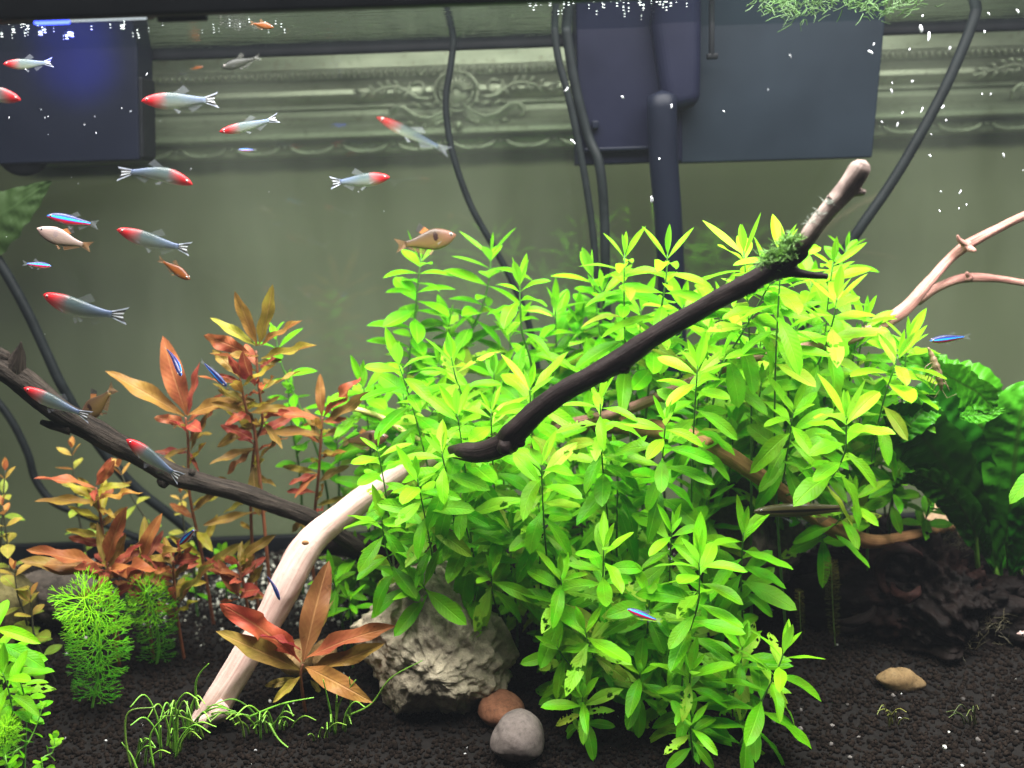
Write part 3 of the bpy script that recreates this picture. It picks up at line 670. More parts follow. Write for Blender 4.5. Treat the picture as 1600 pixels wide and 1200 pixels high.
# ------------------------------------------------------------------ leaves
def leaf_mesh(name, mat, w=0.26, fold=0.10, droop=0.25, wave=0.0, nu=12, nv=4, eaten=None, peak=0.5, petiole=0.06, tip=1.0, twist=0.0, seed=0):
    V, F, U = [], [], []
    rs = random.Random(seed)
    ph = rs.random() * 6
    for i in range(nu + 1):
        u = i / nu
        t = u ** (math.log(0.5) / math.log(peak))
        hw = 0.5 * w * max(0.0, math.sin(math.pi * t)) ** (0.85 if u < peak else 0.85 * tip)
        if u < 0.2: hw = hw * (u / 0.2) ** 0.6 + petiole * 0.25 * (1 - u / 0.2)
        zc = 0.10 * u - droop * u * u
        tw = twist * u
        for k in range(nv + 1):
            v = 2 * k / nv - 1
            y = v * hw
            z = abs(v) * hw * fold * 2.2 - fold * hw
            z += wave * hw * math.sin(u * 13 + ph + (1.5 if v > 0 else 0)) * abs(v) ** 1.5
            y, z = y * math.cos(tw) - z * math.sin(tw), y * math.sin(tw) + z * math.cos(tw)
            V.append((u - 0.12 * droop * u * u * 1.5, y, zc + z)); U.append((u, k / nv))
    holes = []
    if eaten:
        for _ in range(eaten):
            holes.append((rs.uniform(0.35, 0.98), rs.choice([rs.uniform(0.0, 0.12), rs.uniform(0.88, 1.0), rs.uniform(0.2, 0.8)]), rs.uniform(0.025, 0.065)))
    for i in range(nu):
        for k in range(nv):
            uu, vv = (i + 0.5) / nu, (k + 0.5) / nv
            if any(((uu - a) ** 2 + ((vv - b) * w) ** 2) ** 0.5 < r * (1 + 0.5 * noise.noise(Vector((uu * 40, vv * 30, seed)))) for a, b, r in holes): continue
            F.append((i * (nv + 1) + k, (i + 1) * (nv + 1) + k, (i + 1) * (nv + 1) + k + 1, i * (nv + 1) + k + 1))
    return mesh(name, V, F, mat, U)
GL = [leaf_mesh('leaf', M_GREEN, w=ww * 1.10, fold=f, droop=dr * 1.15 + .04, wave=wv, twist=tw * 1.8, seed=i, peak=pk + .04, tip=0.64)
      for i, (ww, f, dr, wv, tw, pk) in enumerate([(.27, .12, .18, .0, 0, .5), (.25, .18, .30, .08, .2, .48), (.29, .08, .10, .05, -.15, .52), (.24, .22, .40, .06, .1, .5), (.28, .14, .02, .1, -.2, .5), (.31, .10, .26, .05, .15, .54), (.26, .2, .5, .15, -.3, .5), (.23, .15, .22, .1, .35, .52), (.30, .06, .38, .2, -.1, .55)])]
GE = [leaf_mesh('leaf', M_GREEN, w=ww, fold=.1, droop=dr, wave=.08, nu=40, nv=12, eaten=e, seed=40 + i, peak=.55) for i, (ww, dr, e) in enumerate([(.29, .3, 5), (.27, .15, 8), (.30, .42, 6), (.28, .25, 3), (.3, .1, 10)])]
GY = [leaf_mesh('leaf', M_GREEN, w=ww, fold=.25, droop=dr, seed=60 + i, peak=.5) for i, (ww, dr) in enumerate([(.25, -.06), (.28, .05), (.22, .10)])]
RL = [leaf_mesh('leaf', M_RED, w=ww * .82, fold=f, droop=dr, wave=wv * 2.2, twist=tw * 2, nu=14, seed=80 + i, peak=pk, tip=.8)
      for i, (ww, f, dr, wv, tw, pk) in enumerate([(.33, .15, .25, .15, .2, .5), (.29, .22, .10, .2, -.2, .52), (.36, .10, .42, .12, .1, .5), (.31, .18, -.12, .2, .3, .48), (.34, .12, .3, .35, -.3, .55)])]
SL = [leaf_mesh('leaf', M_GREEN, w=ww, fold=.12, droop=dr, nu=7, nv=2, seed=100 + i, peak=.52, tip=.8) for i, (ww, dr) in enumerate([(.52, .2), (.6, .1), (.45, .3)])]
RO = [leaf_mesh('leaf', M_RED, w=ww, fold=.14, droop=dr, nu=8, nv=2, seed=110 + i, peak=.5, tip=1.0) for i, (ww, dr) in enumerate([(.44, .2), (.5, .35), (.4, .05)])]
RD = [leaf_mesh('leaf', M_GREEN, w=ww, fold=.08, droop=dr, nu=6, nv=2, seed=120 + i, peak=.55, tip=.6) for i, (ww, dr) in enumerate([(.8, .1), (.7, .2)])]

def leaf_mw(p, D, N, L, wk=1.0):
    D = D.normalized(); N = (N - D * N.dot(D)).normalized(); Y = N.cross(D)
    return Matrix(((D.x * L, Y.x * L * wk, N.x * L, p.x), (D.y * L, Y.y * L * wk, N.y * L, p.y), (D.z * L, Y.z * L * wk, N.z * L, p.z), (0, 0, 0, 1)))
def mixv(a, b, t): return tuple(x + (y - x) * t for x, y in zip(a, b))
def jit(c, k=0.12):
    s = ru(1 - k, 1 + k); return tuple(min(1.0, max(0.0, x * s * ru(1 - k * .5, 1 + k * .5))) for x in c)

def stem_plant(tip, label, group=None, pairs=7, lpx=80, tint=0.4, base=None, via=None, lean=(0, -0.42), gap=.84, leaves=None, young=None, eat=0.12, colf=None,
               stemc=(0.05, 0.14, 0.02), rpx=2.1, name='stem_plant', cat='aquatic plant', a0=None, spread=1.0, start=0.0, wk=1.0, ground=True, alt=False):
    px, py, d = tip
    if leaves is None: pairs += 4; lpx *= 1.04
    leaves = leaves or GL; young = young or GY
    T = P(px, py, d); u = pxm(d)
    if via:
        pts = [T] + [P(*v) for v in via]
        if ground:
            e = pts[-1]; pts.append(Vector((e.x + ru(-.01, .01), e.y + 0.012, gz(e.x, e.y + 0.012) - 0.004)))
        pts = [Vector(q[:3]) for q in crom([(*q, 0) for q in reversed(pts)], 10)]
    else:
        bx, bd = base if base else (0, d + 0.045)
        B = P(px + bx, py, bd); B = Vector((B.x, bd, gz(B.x, bd) - 0.004))
        h = (T - B).length
        td = Vector((lean[0], lean[1], 1)).normalized()
        p1 = B + Vector((ru(-.12, .12), ru(-.1, .05), 1)) * h * 0.36; p2 = T - td * h * 0.36
        pts = [B * (1 - t) ** 3 + p1 * 3 * t * (1 - t) ** 2 + p2 * 3 * t * t * (1 - t) + T * t ** 3 for t in [i / 24 for i in range(25)]]
    root = empty(name, pts[0]); tag(root, label, cat, group)
    n = len(pts)
    mb = MB(); mb.tube(pts, [rpx * u * (1.25 - 0.75 * i / (n - 1)) * ru(.9, 1.1) for i in range(n)], 6); mb.build('stem', M_STEM, root, color=stemc)
    # walk down from the tip
    rp = list(reversed(pts)); acc = [0.0]
    for i in range(1, n): acc.append(acc[-1] + (rp[i] - rp[i - 1]).length)
    a = a0 if a0 is not None else ru(0, math.pi)
    s = start
    U0 = None
    for k in range(pairs):
        if s > acc[-1] - 0.012: break
        j = max(i for i in range(n) if acc[i] <= s); j = min(j, n - 2)
        f = (s - acc[j]) / max(1e-6, acc[j + 1] - acc[j])
        p = rp[j].lerp(rp[j + 1], f); tg = (rp[j] - rp[j + 1]).normalized()
        if U0 is None: U0 = tg.cross(Vector((0.2, 1, 0.1))).normalized()
        U0 = (U0 - tg * U0.dot(tg)).normalized(); V0 = tg.cross(U0)
        e0 = (20, 46, 66, 78, 84, 88, 91, 94)[min(k, 7)] * spread
        sz = (0.55, 0.80, 0.96, 1.0, 1.0, 1.0, 1.05, 1.05)[min(k, 7)] * ru(.82, 1.12)
        for q in ((0, 1) if not alt else (0,)):
            az = a + (q * math.pi) + k * (math.pi / 2 if not alt else 2.4) + ru(-.3, .3)
            e = math.radians(e0 + ru(-18, 18))
            O = U0 * math.cos(az) + V0 * math.sin(az)
            D = tg * math.cos(e) + O * math.sin(e); N = tg * math.sin(e) - O * math.cos(e)
            N = N + Vector((0, -0.25, 0.35)) + Vector((ru(-.4, .4), ru(-.4, .4), 0))
            L = lpx * u * sz * ru(.88, 1.12)
            pool = young if k < 2 else leaves
            if k >= 3 and random.random() < eat and leaves is GL: pool = GE
            me = random.choice(pool)
            if colf: c = colf(k, pairs)
            else:
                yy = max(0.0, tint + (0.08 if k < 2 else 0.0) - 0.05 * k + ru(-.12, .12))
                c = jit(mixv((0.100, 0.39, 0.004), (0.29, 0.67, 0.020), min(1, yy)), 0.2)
                if k > 4 and random.random() < .08: c = mixv(c, (0.30, 0.34, 0.03), ru(.4, .9))
                if pool is GE: c = mixv(c, (0.42, 0.55, 0.06), ru(.15, .5))
            link('leaf', me, root, c, leaf_mw(p + O * rpx * u * 0.5, D, N, L, wk * ru(.9, 1.1)))
        s += gap * u * (7, 12, 17, 20, 21, 22, 22, 22)[min(k, 7)] * ru(.85, 1.15)
    return root

random.seed(21)
S = stem_plant
# tall stems at the back left of the clump
S((658, 404, .735), 'tall green stem rising straight under the tan tetra with open leaf pairs', via=[(652, 450, .735), (648, 500, .738), (640, 553, .74), (632, 640, .745), (628, 720, .75)], pairs=16, lpx=64, tint=.20, leaves=SL, wk=.68, eat=0, gap=.66)
S((767, 394, .75), 'green stem top just below the end of the thin curving cable', via=[(765, 430, .75), (755, 475, .752), (738, 515, .755), (722, 560, .76), (712, 640, .76)], pairs=14, lpx=62, tint=.14, leaves=SL, wk=.68, eat=0, gap=.66)
S((812, 440, .69), 'green stem with spidery top between the cable and the filter pipe', via=[(813, 480, .69), (816, 520, .693), (830, 570, .70), (836, 650, .71)], pairs=8, lpx=62, tint=.22)
S((622, 566, .635), 'bright rosette leaning left at the left edge of the clump', pairs=7, lpx=74, tint=.30, lean=(-.25, -.2), base=(40, .70))
S((705, 558, .64), 'bright rosette with one upright leaf, right of the leftmost rosette', pairs=7, lpx=74, tint=.32, via=[(712, 590, .642), (725, 630, .65), (735, 700, .67), (738, 800, .70)])
S((976, 397, .655), 'green top with upright leaves left of the filter pipe', pairs=9, lpx=74, tint=.48, lean=(.03, -.1), base=(10, .71))
S((1043, 398, .645), 'yellow green top with narrow upright leaves in front of the filter pipe', pairs=9, lpx=78, tint=.60, via=[(1040, 440, .645), (1030, 500, .65), (1020, 560, .66), (1010, 640, .68), (1005, 720, .70)])
S((926, 428, .72), 'green stem leaning left beside the two black cables', pairs=7, lpx=72, tint=.25, lean=(-.1, -.1), base=(40, .76))
S((868, 480, .74), 'darker green stem in the gap left of the two black cables', pairs=6, lpx=66, tint=.05, base=(0, .775))
S((1162, 392, .63), 'yellow green top with two tall leaves left of the moss', pairs=8, lpx=84, tint=.72, lean=(-.12, -.1), base=(20, .69))
S((1222, 392, .60), 'pale upright leaves standing behind the moss on the branch', pairs=8, lpx=82, tint=.72, lean=(.05, -.05), base=(20, .67))
S((1302, 410, .66), 'yellow green top just right of the black branch twig', pairs=8, lpx=74, tint=.55, base=(0, .72))
S((1322, 388, .73), 'small dark green top at the lower end of the thick air hose', pairs=5, lpx=52, tint=.05, leaves=SL, wk=.7, base=(10, .77))
S((1308, 466, .63), 'yellow green leaning top below the black branch twig', pairs=8, lpx=82, tint=.70, via=[(1303, 495, .632), (1290, 540, .64), (1270, 590, .65), (1250, 660, .69), (1225, 740, .76)])
S((1205, 440, .615), 'long bare stem with broad leaves under the upper end of the branch', pairs=8, lpx=84, tint=.72, via=[(1188, 470, .618), (1160, 520, .625), (1127, 578, .635), (1110, 660, .66), (1105, 760, .69)])
S((1090, 572, .60), 'yellow green rosette below the middle of the black branch', pairs=8, lpx=78, tint=.60, lean=(.02, -.25), base=(0, .67))
S((1322, 650, .575), 'large rosette with tall bicoloured leaves at the right of the clump', pairs=6, lpx=90, tint=.78, via=[(1322, 690, .576), (1318, 712, .578), (1300, 745, .585), (1270, 768, .60), (1225, 775, .65), (1190, 800, .72)], lean=(0, 0))
S((1240, 640, .60), 'yellow green rosette left of the bicoloured leaves', pairs=7, lpx=78, tint=.66, base=(-20, .77))
S((1418, 528, .66), 'lone upright leaf pair near the pink branch', pairs=5, lpx=72, tint=.55, base=(-30, .72), lean=(.05, 0))
S((1404, 556, .64), 'yellow green top leaning right toward the broad leaved plant', pairs=6, lpx=84, tint=.68, lean=(.3, -.1), base=(-40, .70))
S((1352, 500, .68), 'green top behind the pink branch at the right of the clump', pairs=7, lpx=70, tint=.45, base=(-20, .74))
S((1400, 750, .66), 'low side shoot beneath the bright leaves near the broad leaved plant', pairs=6, lpx=60, tint=.22, leaves=SL, wk=.7, base=(-10, .76))
S((1333, 778, .64), 'low horizontal shoot above the tail of the striped fish', pairs=6, lpx=74, tint=.45, base=(-110, .74), lean=(.35, -.25))
S((1452, 790, .70), 'small green shoot between the dark stump and the broad leaved plant', pairs=6, lpx=50, tint=.10, leaves=SL, wk=.7, base=(-10, .75))
# middle of the clump
S((714, 646, .60), 'rosette with a long pale leaf left of the branch foot', pairs=7, lpx=82, tint=.40, lean=(-.1, -.3), base=(20, .68))
S((767, 640, .605), 'rosette just above the foot of the black branch', pairs=7, lpx=74, tint=.48, base=(10, .68), lean=(.02, -.2))
S((828, 606, .62), 'tall upright leaves behind the lower black branch', pairs=6, lpx=84, tint=.46, base=(0, .69))
S((690, 705, .575), 'rosette in front of the branch foot with leaves pointing left', pairs=7, lpx=76, tint=.40, lean=(-.1, -.35), base=(10, .66))
S((652, 748, .572), 'rosette hiding the upper end of the pale driftwood', pairs=7, lpx=72, tint=.40, lean=(-.1, -.3), base=(20, .65))
S((590, 700, .60), 'small rosette under the lower tan tetra', pairs=5, lpx=50, tint=.42, base=(20, .68), lean=(-.1, -.2))
S((938, 626, .595), 'rosette right of the black branch knot', pairs=7, lpx=74, tint=.42, lean=(0, -.3), base=(10, .67))
S((846, 722, .575), 'rosette below the black branch with three hanging leaves', pairs=8, lpx=78, tint=.46, lean=(0, -.25), base=(10, .66))
S((1040, 660, .585), 'two glossy drooping leaves below the middle of the clump', pairs=7, lpx=78, tint=.42, lean=(.05, -.3), base=(0, .67))
S((965, 730, .62), 'shaded stem with a broad hanging leaf in the dark gap', pairs=6, lpx=86, tint=.20, lean=(0, -.2), base=(0, .69), eat=.4)
S((842, 790, .60), 'dark green low rosette left of the brown stone', pairs=6, lpx=70, tint=.20, base=(0, .67), eat=.3)
S((727, 782, .595), 'big rosette over the reddish rock', pairs=9, lpx=84, tint=.44, via=[(727, 815, .60), (735, 850, .61), (750, 900, .63), (765, 960, .66)])
S((597, 808, .59), 'rosette above the pale driftwood with leaves arching left', pairs=9, lpx=72, tint=.38, via=[(600, 840, .60), (610, 880, .602), (630, 915, .61), (660, 930, .63), (690, 945, .65)])
S((657, 905, .592), 'drooping eaten leaves hanging over the large grey rock', pairs=1, lpx=80, tint=.30, lean=(-.2, -.6), base=(60, .68), spread=1.25, start=.006, eat=.5)
S((768, 890, .590), 'ragged spotted leaves above the right part of the grey rock', pairs=2, lpx=92, tint=.30, lean=(.05, -.5), base=(20, .68), spread=1.2, start=.006, eat=.7)
S((800, 830, .61), 'broad spotted leaves between the two upper rocks', pairs=7, lpx=92, tint=.26, base=(0, .68), lean=(.1, -.3), eat=.6)
S((943, 855, .565), 'rosette with one upright pale leaf in front of the brown stone', pairs=8, lpx=74, tint=.42, lean=(0, -.2), base=(0, .65))
S((1050, 828, .58), 'rosette with narrow pointed top left of the dark boulder', pairs=8, lpx=78, tint=.48, base=(0, .66))
S((1092, 874, .55), 'large lower rosette on a dark stem in front of the dark boulder', pairs=9, lpx=84, tint=.46, via=[(1093, 910, .55), (1090, 945, .552), (1078, 985, .56), (1070, 1030, .57), (1065, 1090, .575)])
S((1162, 832, .60), 'slim stem with a long bent leaf beside the dark boulder', pairs=7, lpx=76, tint=.50, base=(0, .66), lean=(.05, -.1))
S((876, 902, .57), 'shaded rosette with damaged leaves left of the blue striped fish', pairs=7, lpx=82, tint=.30, lean=(-.1, -.3), base=(0, .64), eat=.6)
S((914, 985, .555), 'long spotted leaf slanting left of the blue striped fish', pairs=7, lpx=90, tint=.30, lean=(-.2, -.4), base=(30, .62), eat=.8)
S((958, 980, .575), 'small dark rosette below the blue striped fish', pairs=6, lpx=60, tint=.12, base=(0, .62))
S((1015, 930, .57), 'leaf pairs around the blue striped fish', pairs=7, lpx=76, tint=.32, base=(0, .63), eat=.4)
S((870, 1010, .57), 'frayed low leaves beside the dark hollow right of the grey rock', pairs=5, lpx=84, tint=.30, lean=(-.4, -.3), base=(60, .60), eat=.9, spread=1.15)
S((910, 1088, .55), 'lowest left rosette of the clump on the black soil', pairs=6, lpx=66, tint=.24, base=(5, .575), eat=.3)
S((1000, 1050, .56), 'shaded rosette between the two lowest rosettes', pairs=6, lpx=72, tint=.18, base=(0, .59), eat=.4)
S((1079, 1048, .545), 'low rosette with pointed leaves at the front of the clump', pairs=8, lpx=74, tint=.32, base=(0, .565))
S((1080, 1130, .535), 'bottommost rosette with a big leaf touching the soil', pairs=4, lpx=62, tint=.24, base=(5, .545), eat=.4, spread=1.2)
S((1226, 1016, .545), 'leaning rosette at the right front above the bare dark soil', pairs=9, lpx=86, tint=.44, via=[(1213, 1050, .545), (1195, 1085, .548), (1175, 1125, .55), (1157, 1162, .552)])
S((1160, 1010, .565), 'shaded stem behind the leaning front rosette', pairs=6, lpx=74, tint=.22, base=(0, .60), eat=.3)
# stems one cannot tell apart, deep in the clump
fill = [(700, 500, .75), (790, 520, .745), (600, 640, .72), (640, 620, .71), (760, 590, .72), (870, 560, .73), (905, 500, .73), (1000, 480, .71), (1060, 480, .70), (1120, 470, .70), (1000, 570, .69), (1150, 590, .70), (1180, 520, .69), (1250, 520, .69), (1270, 450, .70), (1360, 590, .70), (1290, 590, .68),
        (1180, 660, .68), (900, 700, .70), (790, 720, .68), (660, 760, .66), (1010, 740, .70), (900, 800, .68), (1040, 900, .64), (980, 880, .65), (830, 850, .66), (1130, 940, .62), (880, 950, .62), (1040, 980, .60), (1130, 1080, .585), (940, 1030, .60), (560, 860, .68), (1290, 690, .66), (1370, 690, .67), (1380, 640, .68),
        (1230, 590, .67), (1100, 520, .68), (950, 460, .73), (650, 690, .68), (740, 850, .65), (570, 600, .70), (585, 740, .655), (620, 790, .65), (680, 630, .68), (740, 700, .66), (860, 660, .68), (930, 590, .69), (1040, 540, .69), (1080, 630, .67), (1140, 680, .67), (1200, 600, .67), (930, 740, .67), (870, 860, .64), (960, 930, .62), (1000, 830, .65), (1100, 780, .67), (900, 1050, .585), (1050, 1080, .575), (690, 560, .73), (1340, 540, .68), (1260, 610, .67)]
for (x, y, d) in fill:
    if x < 660 and y > 580: d = max(d, .705)
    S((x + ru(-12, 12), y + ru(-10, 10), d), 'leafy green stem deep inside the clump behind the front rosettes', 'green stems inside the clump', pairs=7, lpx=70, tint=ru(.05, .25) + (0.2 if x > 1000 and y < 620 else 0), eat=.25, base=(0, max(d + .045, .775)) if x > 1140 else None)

# ------------------------------------------------------------------ red plants
ORANGE, OLIVE, REDC, YEL, CRIM = (0.40, 0.135, 0.042), (0.26, 0.18, 0.026), (0.38, 0.080, 0.045), (0.42, 0.36, 0.03), (0.36, 0.015, 0.03)
def leaf_to(root, base, tip, color, wk=1.0, up=(0, -.5, .8), pool=None, name='leaf', label=None):
    D = tip - base
    o = link(name, random.choice(pool or RL), root, color, leaf_mw(base, D, Vector(up), D.length * 1.06, wk))
    if label: o['label'] = label
    return o
def red_plant(stem, leaves, label, name='red_stem_plant', rpx=2.6, stemc=(0.16, 0.05, 0.02), extra=15):
    """stem: photo points tip..base with depth; leaves: (where on the stem px, tip px, colour, width, depth step, up)"""
    pts = [P(*p) for p in stem]
    e = pts[-1]; pts.append(Vector((e.x, e.y + .006, gz(e.x, e.y + .006) - .004)))
    q = [Vector(p[:3]) for p in crom([(*p, 0) for p in reversed(pts)], 8)]
    root = empty(name, q[0]); tag(root, label, 'aquatic plant', None)
    mb = MB(); mb.tube(q, [rpx * pxm(stem[0][2]) * (1.2 - .5 * i / len(q)) for i in range(len(q))], 7); mb.build('stem', M_STEM, root, color=stemc)
    for lf_ in leaves:
        (bx, by), (tx, ty), c, wk = lf_[:4]; dd = lf_[4] if len(lf_) > 4 else ru(-.025, .02); up = lf_[5] if len(lf_) > 5 else (ru(-.3, .3), -.7, .6)
        # depth on the stem nearest to that height
        d = min(stem, key=lambda s_: abs(s_[1] - by))[2]
        leaf_to(root, P(bx, by, d), P(tx, ty, d + dd), jit(mixv(tuple(v * .74 for v in c), (.22, .125, .045), .34), .16), wk * ru(.68, .84), up)
    for i in range(extra):
        t = .05 + .75 * i / max(1, extra); j = int((1 - t) * (len(q) - 1)); p = q[j]
        an = i * 2.4 + ru(-.4, .4); L = ru(38, 62) * pxm(stem[0][2])
        tp = p + Vector((math.cos(an), math.sin(an) * .9, ru(-.1, .9))) * L
        leaf_to(root, p, tp, jit(tuple(v * .7 for v in random.choice((OLIVE, OLIVE, ORANGE, YEL, REDC))), .2), ru(.7, .95), (ru(-.4, .4), -.6, .7))
    return root
random.seed(31)
front = red_plant([(473, 1038, .60), (470, 1060, .60)], [
    ((474, 1034), (508, 878), ORANGE, 1.25, .02, (-.1, -1, .1)), ((470, 1032), (520, 940), OLIVE, .8, .03), ((476, 1030), (603, 966), (0.52, .12, .04), .85, -.01, (0, -.5, 1)),
    ((470, 1034), (366, 938), (0.56, .08, .045), 1.05, -.02, (0, -.6, 1)), ((468, 1046), (352, 990), OLIVE, 1.0, -.03, (0, -.8, .6)), ((470, 1016), (416, 984), CRIM, 1.0, -.02, (0, -.4, .9)),
    ((480, 1046), (604, 1022), (0.36, .22, .03), .9, -.01, (0, -.6, .8)), ((478, 1042), (553, 1078), (0.50, .20, .05), 1.1, -.04, (0, -.8, .6)), ((470, 1056), (428, 1096), (0.40, .34, .03), .9, -.03, (0, -.8, .6)),
    ((470, 1060), (410, 1070), (.16, .17, .02), .9, .0), ((484, 1062), (504, 1084), (.22, .26, .02), .9, .01)], 'big copper leaved rosette in front of the pale driftwood leg', extra=0)
red_plant([(290, 652, .70), (294, 690, .70), (296, 770, .705), (312, 850, .715), (325, 920, .72)], [
    ((292, 648), (252, 532), (0.55, .15, .05), 1.15, -.01, (.1, -1, .2)), ((288, 650), (172, 578), (.34, .20, .03), .95, -.02, (.2, -.8, .5)), ((294, 648), (312, 568), (0.58, .10, .06), .9, 0, (-.2, -1, .2)), ((292, 650), (372, 610), (.42, .22, .04), .8, -.02),
    ((290, 662), (250, 648), REDC, 1.3, -.02), ((294, 664), (304, 660), CRIM, 1.5, -.02), ((296, 690), (345, 600), ORANGE, .7, .01), ((296, 700), (250, 712), OLIVE, .8, -.01), ((297, 705), (330, 640), OLIVE, .7, .0), ((296, 706), (310, 735), CRIM, .8, -.01),
    ((298, 770), (258, 710), YEL, .8, .01), ((300, 800), (350, 760), OLIVE, .8, 0)], 'tallest red plant with one broad upright copper leaf left of centre')
red_plant([(400, 548, .69), (404, 600, .69), (410, 660, .695), (398, 695, .70), (392, 780, .71), (396, 880, .72)], [
    ((402, 540), (368, 458), (.36, .22, .03), 1.1, -.01, (.2, -1, .3)), ((404, 540), (438, 448), (.36, .28, .03), .85, -.01, (-.2, -1, .3)), ((400, 540), (332, 496), (.38, .40, .03), 1.0, -.01, (.2, -.9, .4)), ((406, 540), (470, 502), (.46, .27, .04), .85, -.02), ((396, 556), (316, 520), (.52, .14, .05), 1.2, 0, (.2, -1, .4)),
    ((408, 560), (492, 540), (.36, .32, .03), .95, -.02), ((404, 556), (326, 566), OLIVE, .8, -.03), ((404, 575), (378, 530), REDC, 1.0, .01), ((406, 578), (430, 560), REDC, 1.1, -.02), ((400, 604), (372, 560), CRIM, 1.2, -.03, (-.3, -1, .2)), ((408, 610), (470, 580), YEL, .8, .02),
    ((410, 640), (345, 605), OLIVE, .9, -.01), ((412, 640), (425, 618), OLIVE, .9, -.01), ((408, 660), (340, 690), OLIVE, .9, -.02), ((412, 660), (440, 700), OLIVE, 1.0, -.02), ((410, 668), (360, 640), (.46, .12, .04), .9, 0), ((398, 700), (330, 720), OLIVE, .9, -.02), ((400, 700), (350, 735), ORANGE, .7, -.01), ((402, 705), (446, 680), (.44, .10, .03), .9, 0),
    ((396, 730), (398, 800), OLIVE, 1.2, -.02, (0, -1, .1)), ((394, 740), (430, 760), OLIVE, .9, -.02), ((394, 780), (345, 800), YEL, .9, 0), ((394, 800), (440, 790), OLIVE, .9, 0), ((395, 840), (360, 880), YEL, .7, 0), ((395, 800), (320, 820), (.40, .22, .04), .9, -.02)], 'red plant with the highest olive and copper crown at left')
red_plant([(375, 592, .675), (385, 640, .68), (400, 690, .69)], [
    ((376, 590), (364, 552), (.5, .04, .05), 1.6, -.01, (-.3, -1, .2)), ((376, 592), (330, 540), OLIVE, .9, .01), ((378, 600), (312, 595), (.45, .14, .04), .8, -.01), ((376, 596), (340, 585), CRIM, 1.0, .0)], 'short red shoot with a magenta curled leaf beside two small blue fish')
red_plant([(504, 652, .70), (502, 680, .70), (498, 740, .705), (492, 800, .715), (488, 870, .72)], [
    ((503, 652), (498, 586), (.42, .16, .04), 1.0, 0, (0, -1, .1)), ((506, 650), (556, 590), (.46, .07, .04), .95, -.01, (-.2, -1, .3)), ((500, 654), (415, 638), (.46, .11, .04), .95, -.02), ((506, 660), (585, 622), (.28, .16, .03), .85, -.01), ((500, 680), (424, 664), OLIVE, .9, -.02), ((502, 684), (548, 660), OLIVE, .8, 0),
    ((500, 690), (478, 630), OLIVE, .9, .01), ((500, 716), (540, 706), (.40, .20, .03), .9, -.02), ((498, 740), (460, 765), (.45, .13, .04), .9, -.02), ((496, 740), (440, 725), YEL, .8, 0), ((494, 790), (540, 780), YEL, .8, 0), ((492, 800), (450, 830), OLIVE, .8, 0), ((490, 850), (530, 840), YEL, .7, 0)], 'red plant nearest the left end of the green clump')
red_plant([(150, 762, .69), (154, 785, .69), (160, 830, .695), (166, 880, .70)], [
    ((148, 762), (60, 738), (.55, .13, .05), 1.1, -.02, (0, -.5, .9)), ((152, 758), (190, 720), (.54, .15, .05), 1.0, -.01, (-.3, -1, .3)), ((150, 758), (170, 716), (.55, .10, .05), .9, 0), ((148, 766), (142, 768), CRIM, 1.0, -.02), ((152, 785), (58, 778), (.40, .27, .03), .9, -.02), ((154, 780), (212, 764), (.44, .24, .03), .8, -.01),
    ((154, 800), (130, 752), YEL, 1.1, .01), ((156, 815), (108, 790), YEL, .9, -.01), ((160, 840), (104, 828), (.36, .36, .03), 1.0, -.02), ((160, 820), (176, 800), OLIVE, 1.2, -.01)], 'red plant under the dark branch with a long pink leaf pointing left')
red_plant([(168, 880, .665), (168, 908, .665), (168, 925, .665)], [
    ((166, 884), (186, 798), (.56, .13, .045), 1.05, -.01, (-.3, -1, .2)), ((162, 880), (156, 822), OLIVE, 1.0, .01), ((164, 884), (46, 860), (.55, .15, .05), .95, -.02, (0, -.4, 1)), ((160, 886), (54, 876), (.46, .20, .05), 1.3, -.01, (0, -.7, .7)), ((160, 892), (50, 880), (.34, .20, .04), 1.2, .0, (0, -.9, .5)), ((166, 892), (118, 888), REDC, 1.1, -.03), ((168, 888), (206, 840), OLIVE, 1.1, .0), ((170, 892), (224, 880), (.50, .12, .045), 1.1, -.03), ((170, 900), (222, 896), REDC, .9, -.02)], 'copper rosette above the larger feathery plant')
red_plant([(222, 880, .675), (224, 905, .675), (224, 925, .675)], [
    ((222, 876), (234, 812), (.54, .15, .045), 1.0, -.01, (-.3, -1, .2)), ((224, 876), (230, 818), (.3, .24, .03), 1.2, .02), ((226, 880), (272, 854), (.34, .24, .03), .95, -.02), ((226, 876), (256, 834), (.42, .08, .06), 1.3, .01), ((220, 884), (178, 906), (.45, .07, .04), .8, -.03), ((226, 890), (246, 908), (.46, .22, .05), 1.0, -.02)], 'copper rosette above the smaller feathery plant')
red_plant([(270, 876, .67), (272, 905, .672), (275, 950, .675)], [
    ((268, 872), (236, 842), REDC, 1.2, .01), ((270, 872), (282, 838), (.42, .09, .05), 1.0, -.01), ((272, 878), (302, 868), CRIM, 1.0, -.02), ((268, 880), (240, 870), OLIVE, .9, 0), ((274, 880), (292, 856), (.5, .14, .08), .7, -.01), ((276, 940), (335, 880), (.26, .30, .03), .9, -.02), ((278, 945), (335, 870), (.42, .22, .05), .6, -.01)], 'small crimson shoot next to the blue fish by the gravel patch')
red_plant([(372, 928, .665), (376, 900, .668), (372, 880, .67), (384, 930, .672)], [
    ((374, 932), (342, 880), (.48, .10, .05), 1.2, -.01, (.2, -1, .3)), ((376, 930), (386, 914), CRIM, 1.8, -.02), ((384, 940), (400, 880), (.32, .16, .05), .9, .0), ((380, 934), (410, 935), OLIVE, 1.0, -.02), ((372, 936), (345, 950), (.48, .18, .04), .9, -.02), ((384, 940), (390, 970), YEL, .6, 0)], 'short red plant with a crimson curled leaf left of the driftwood leg')
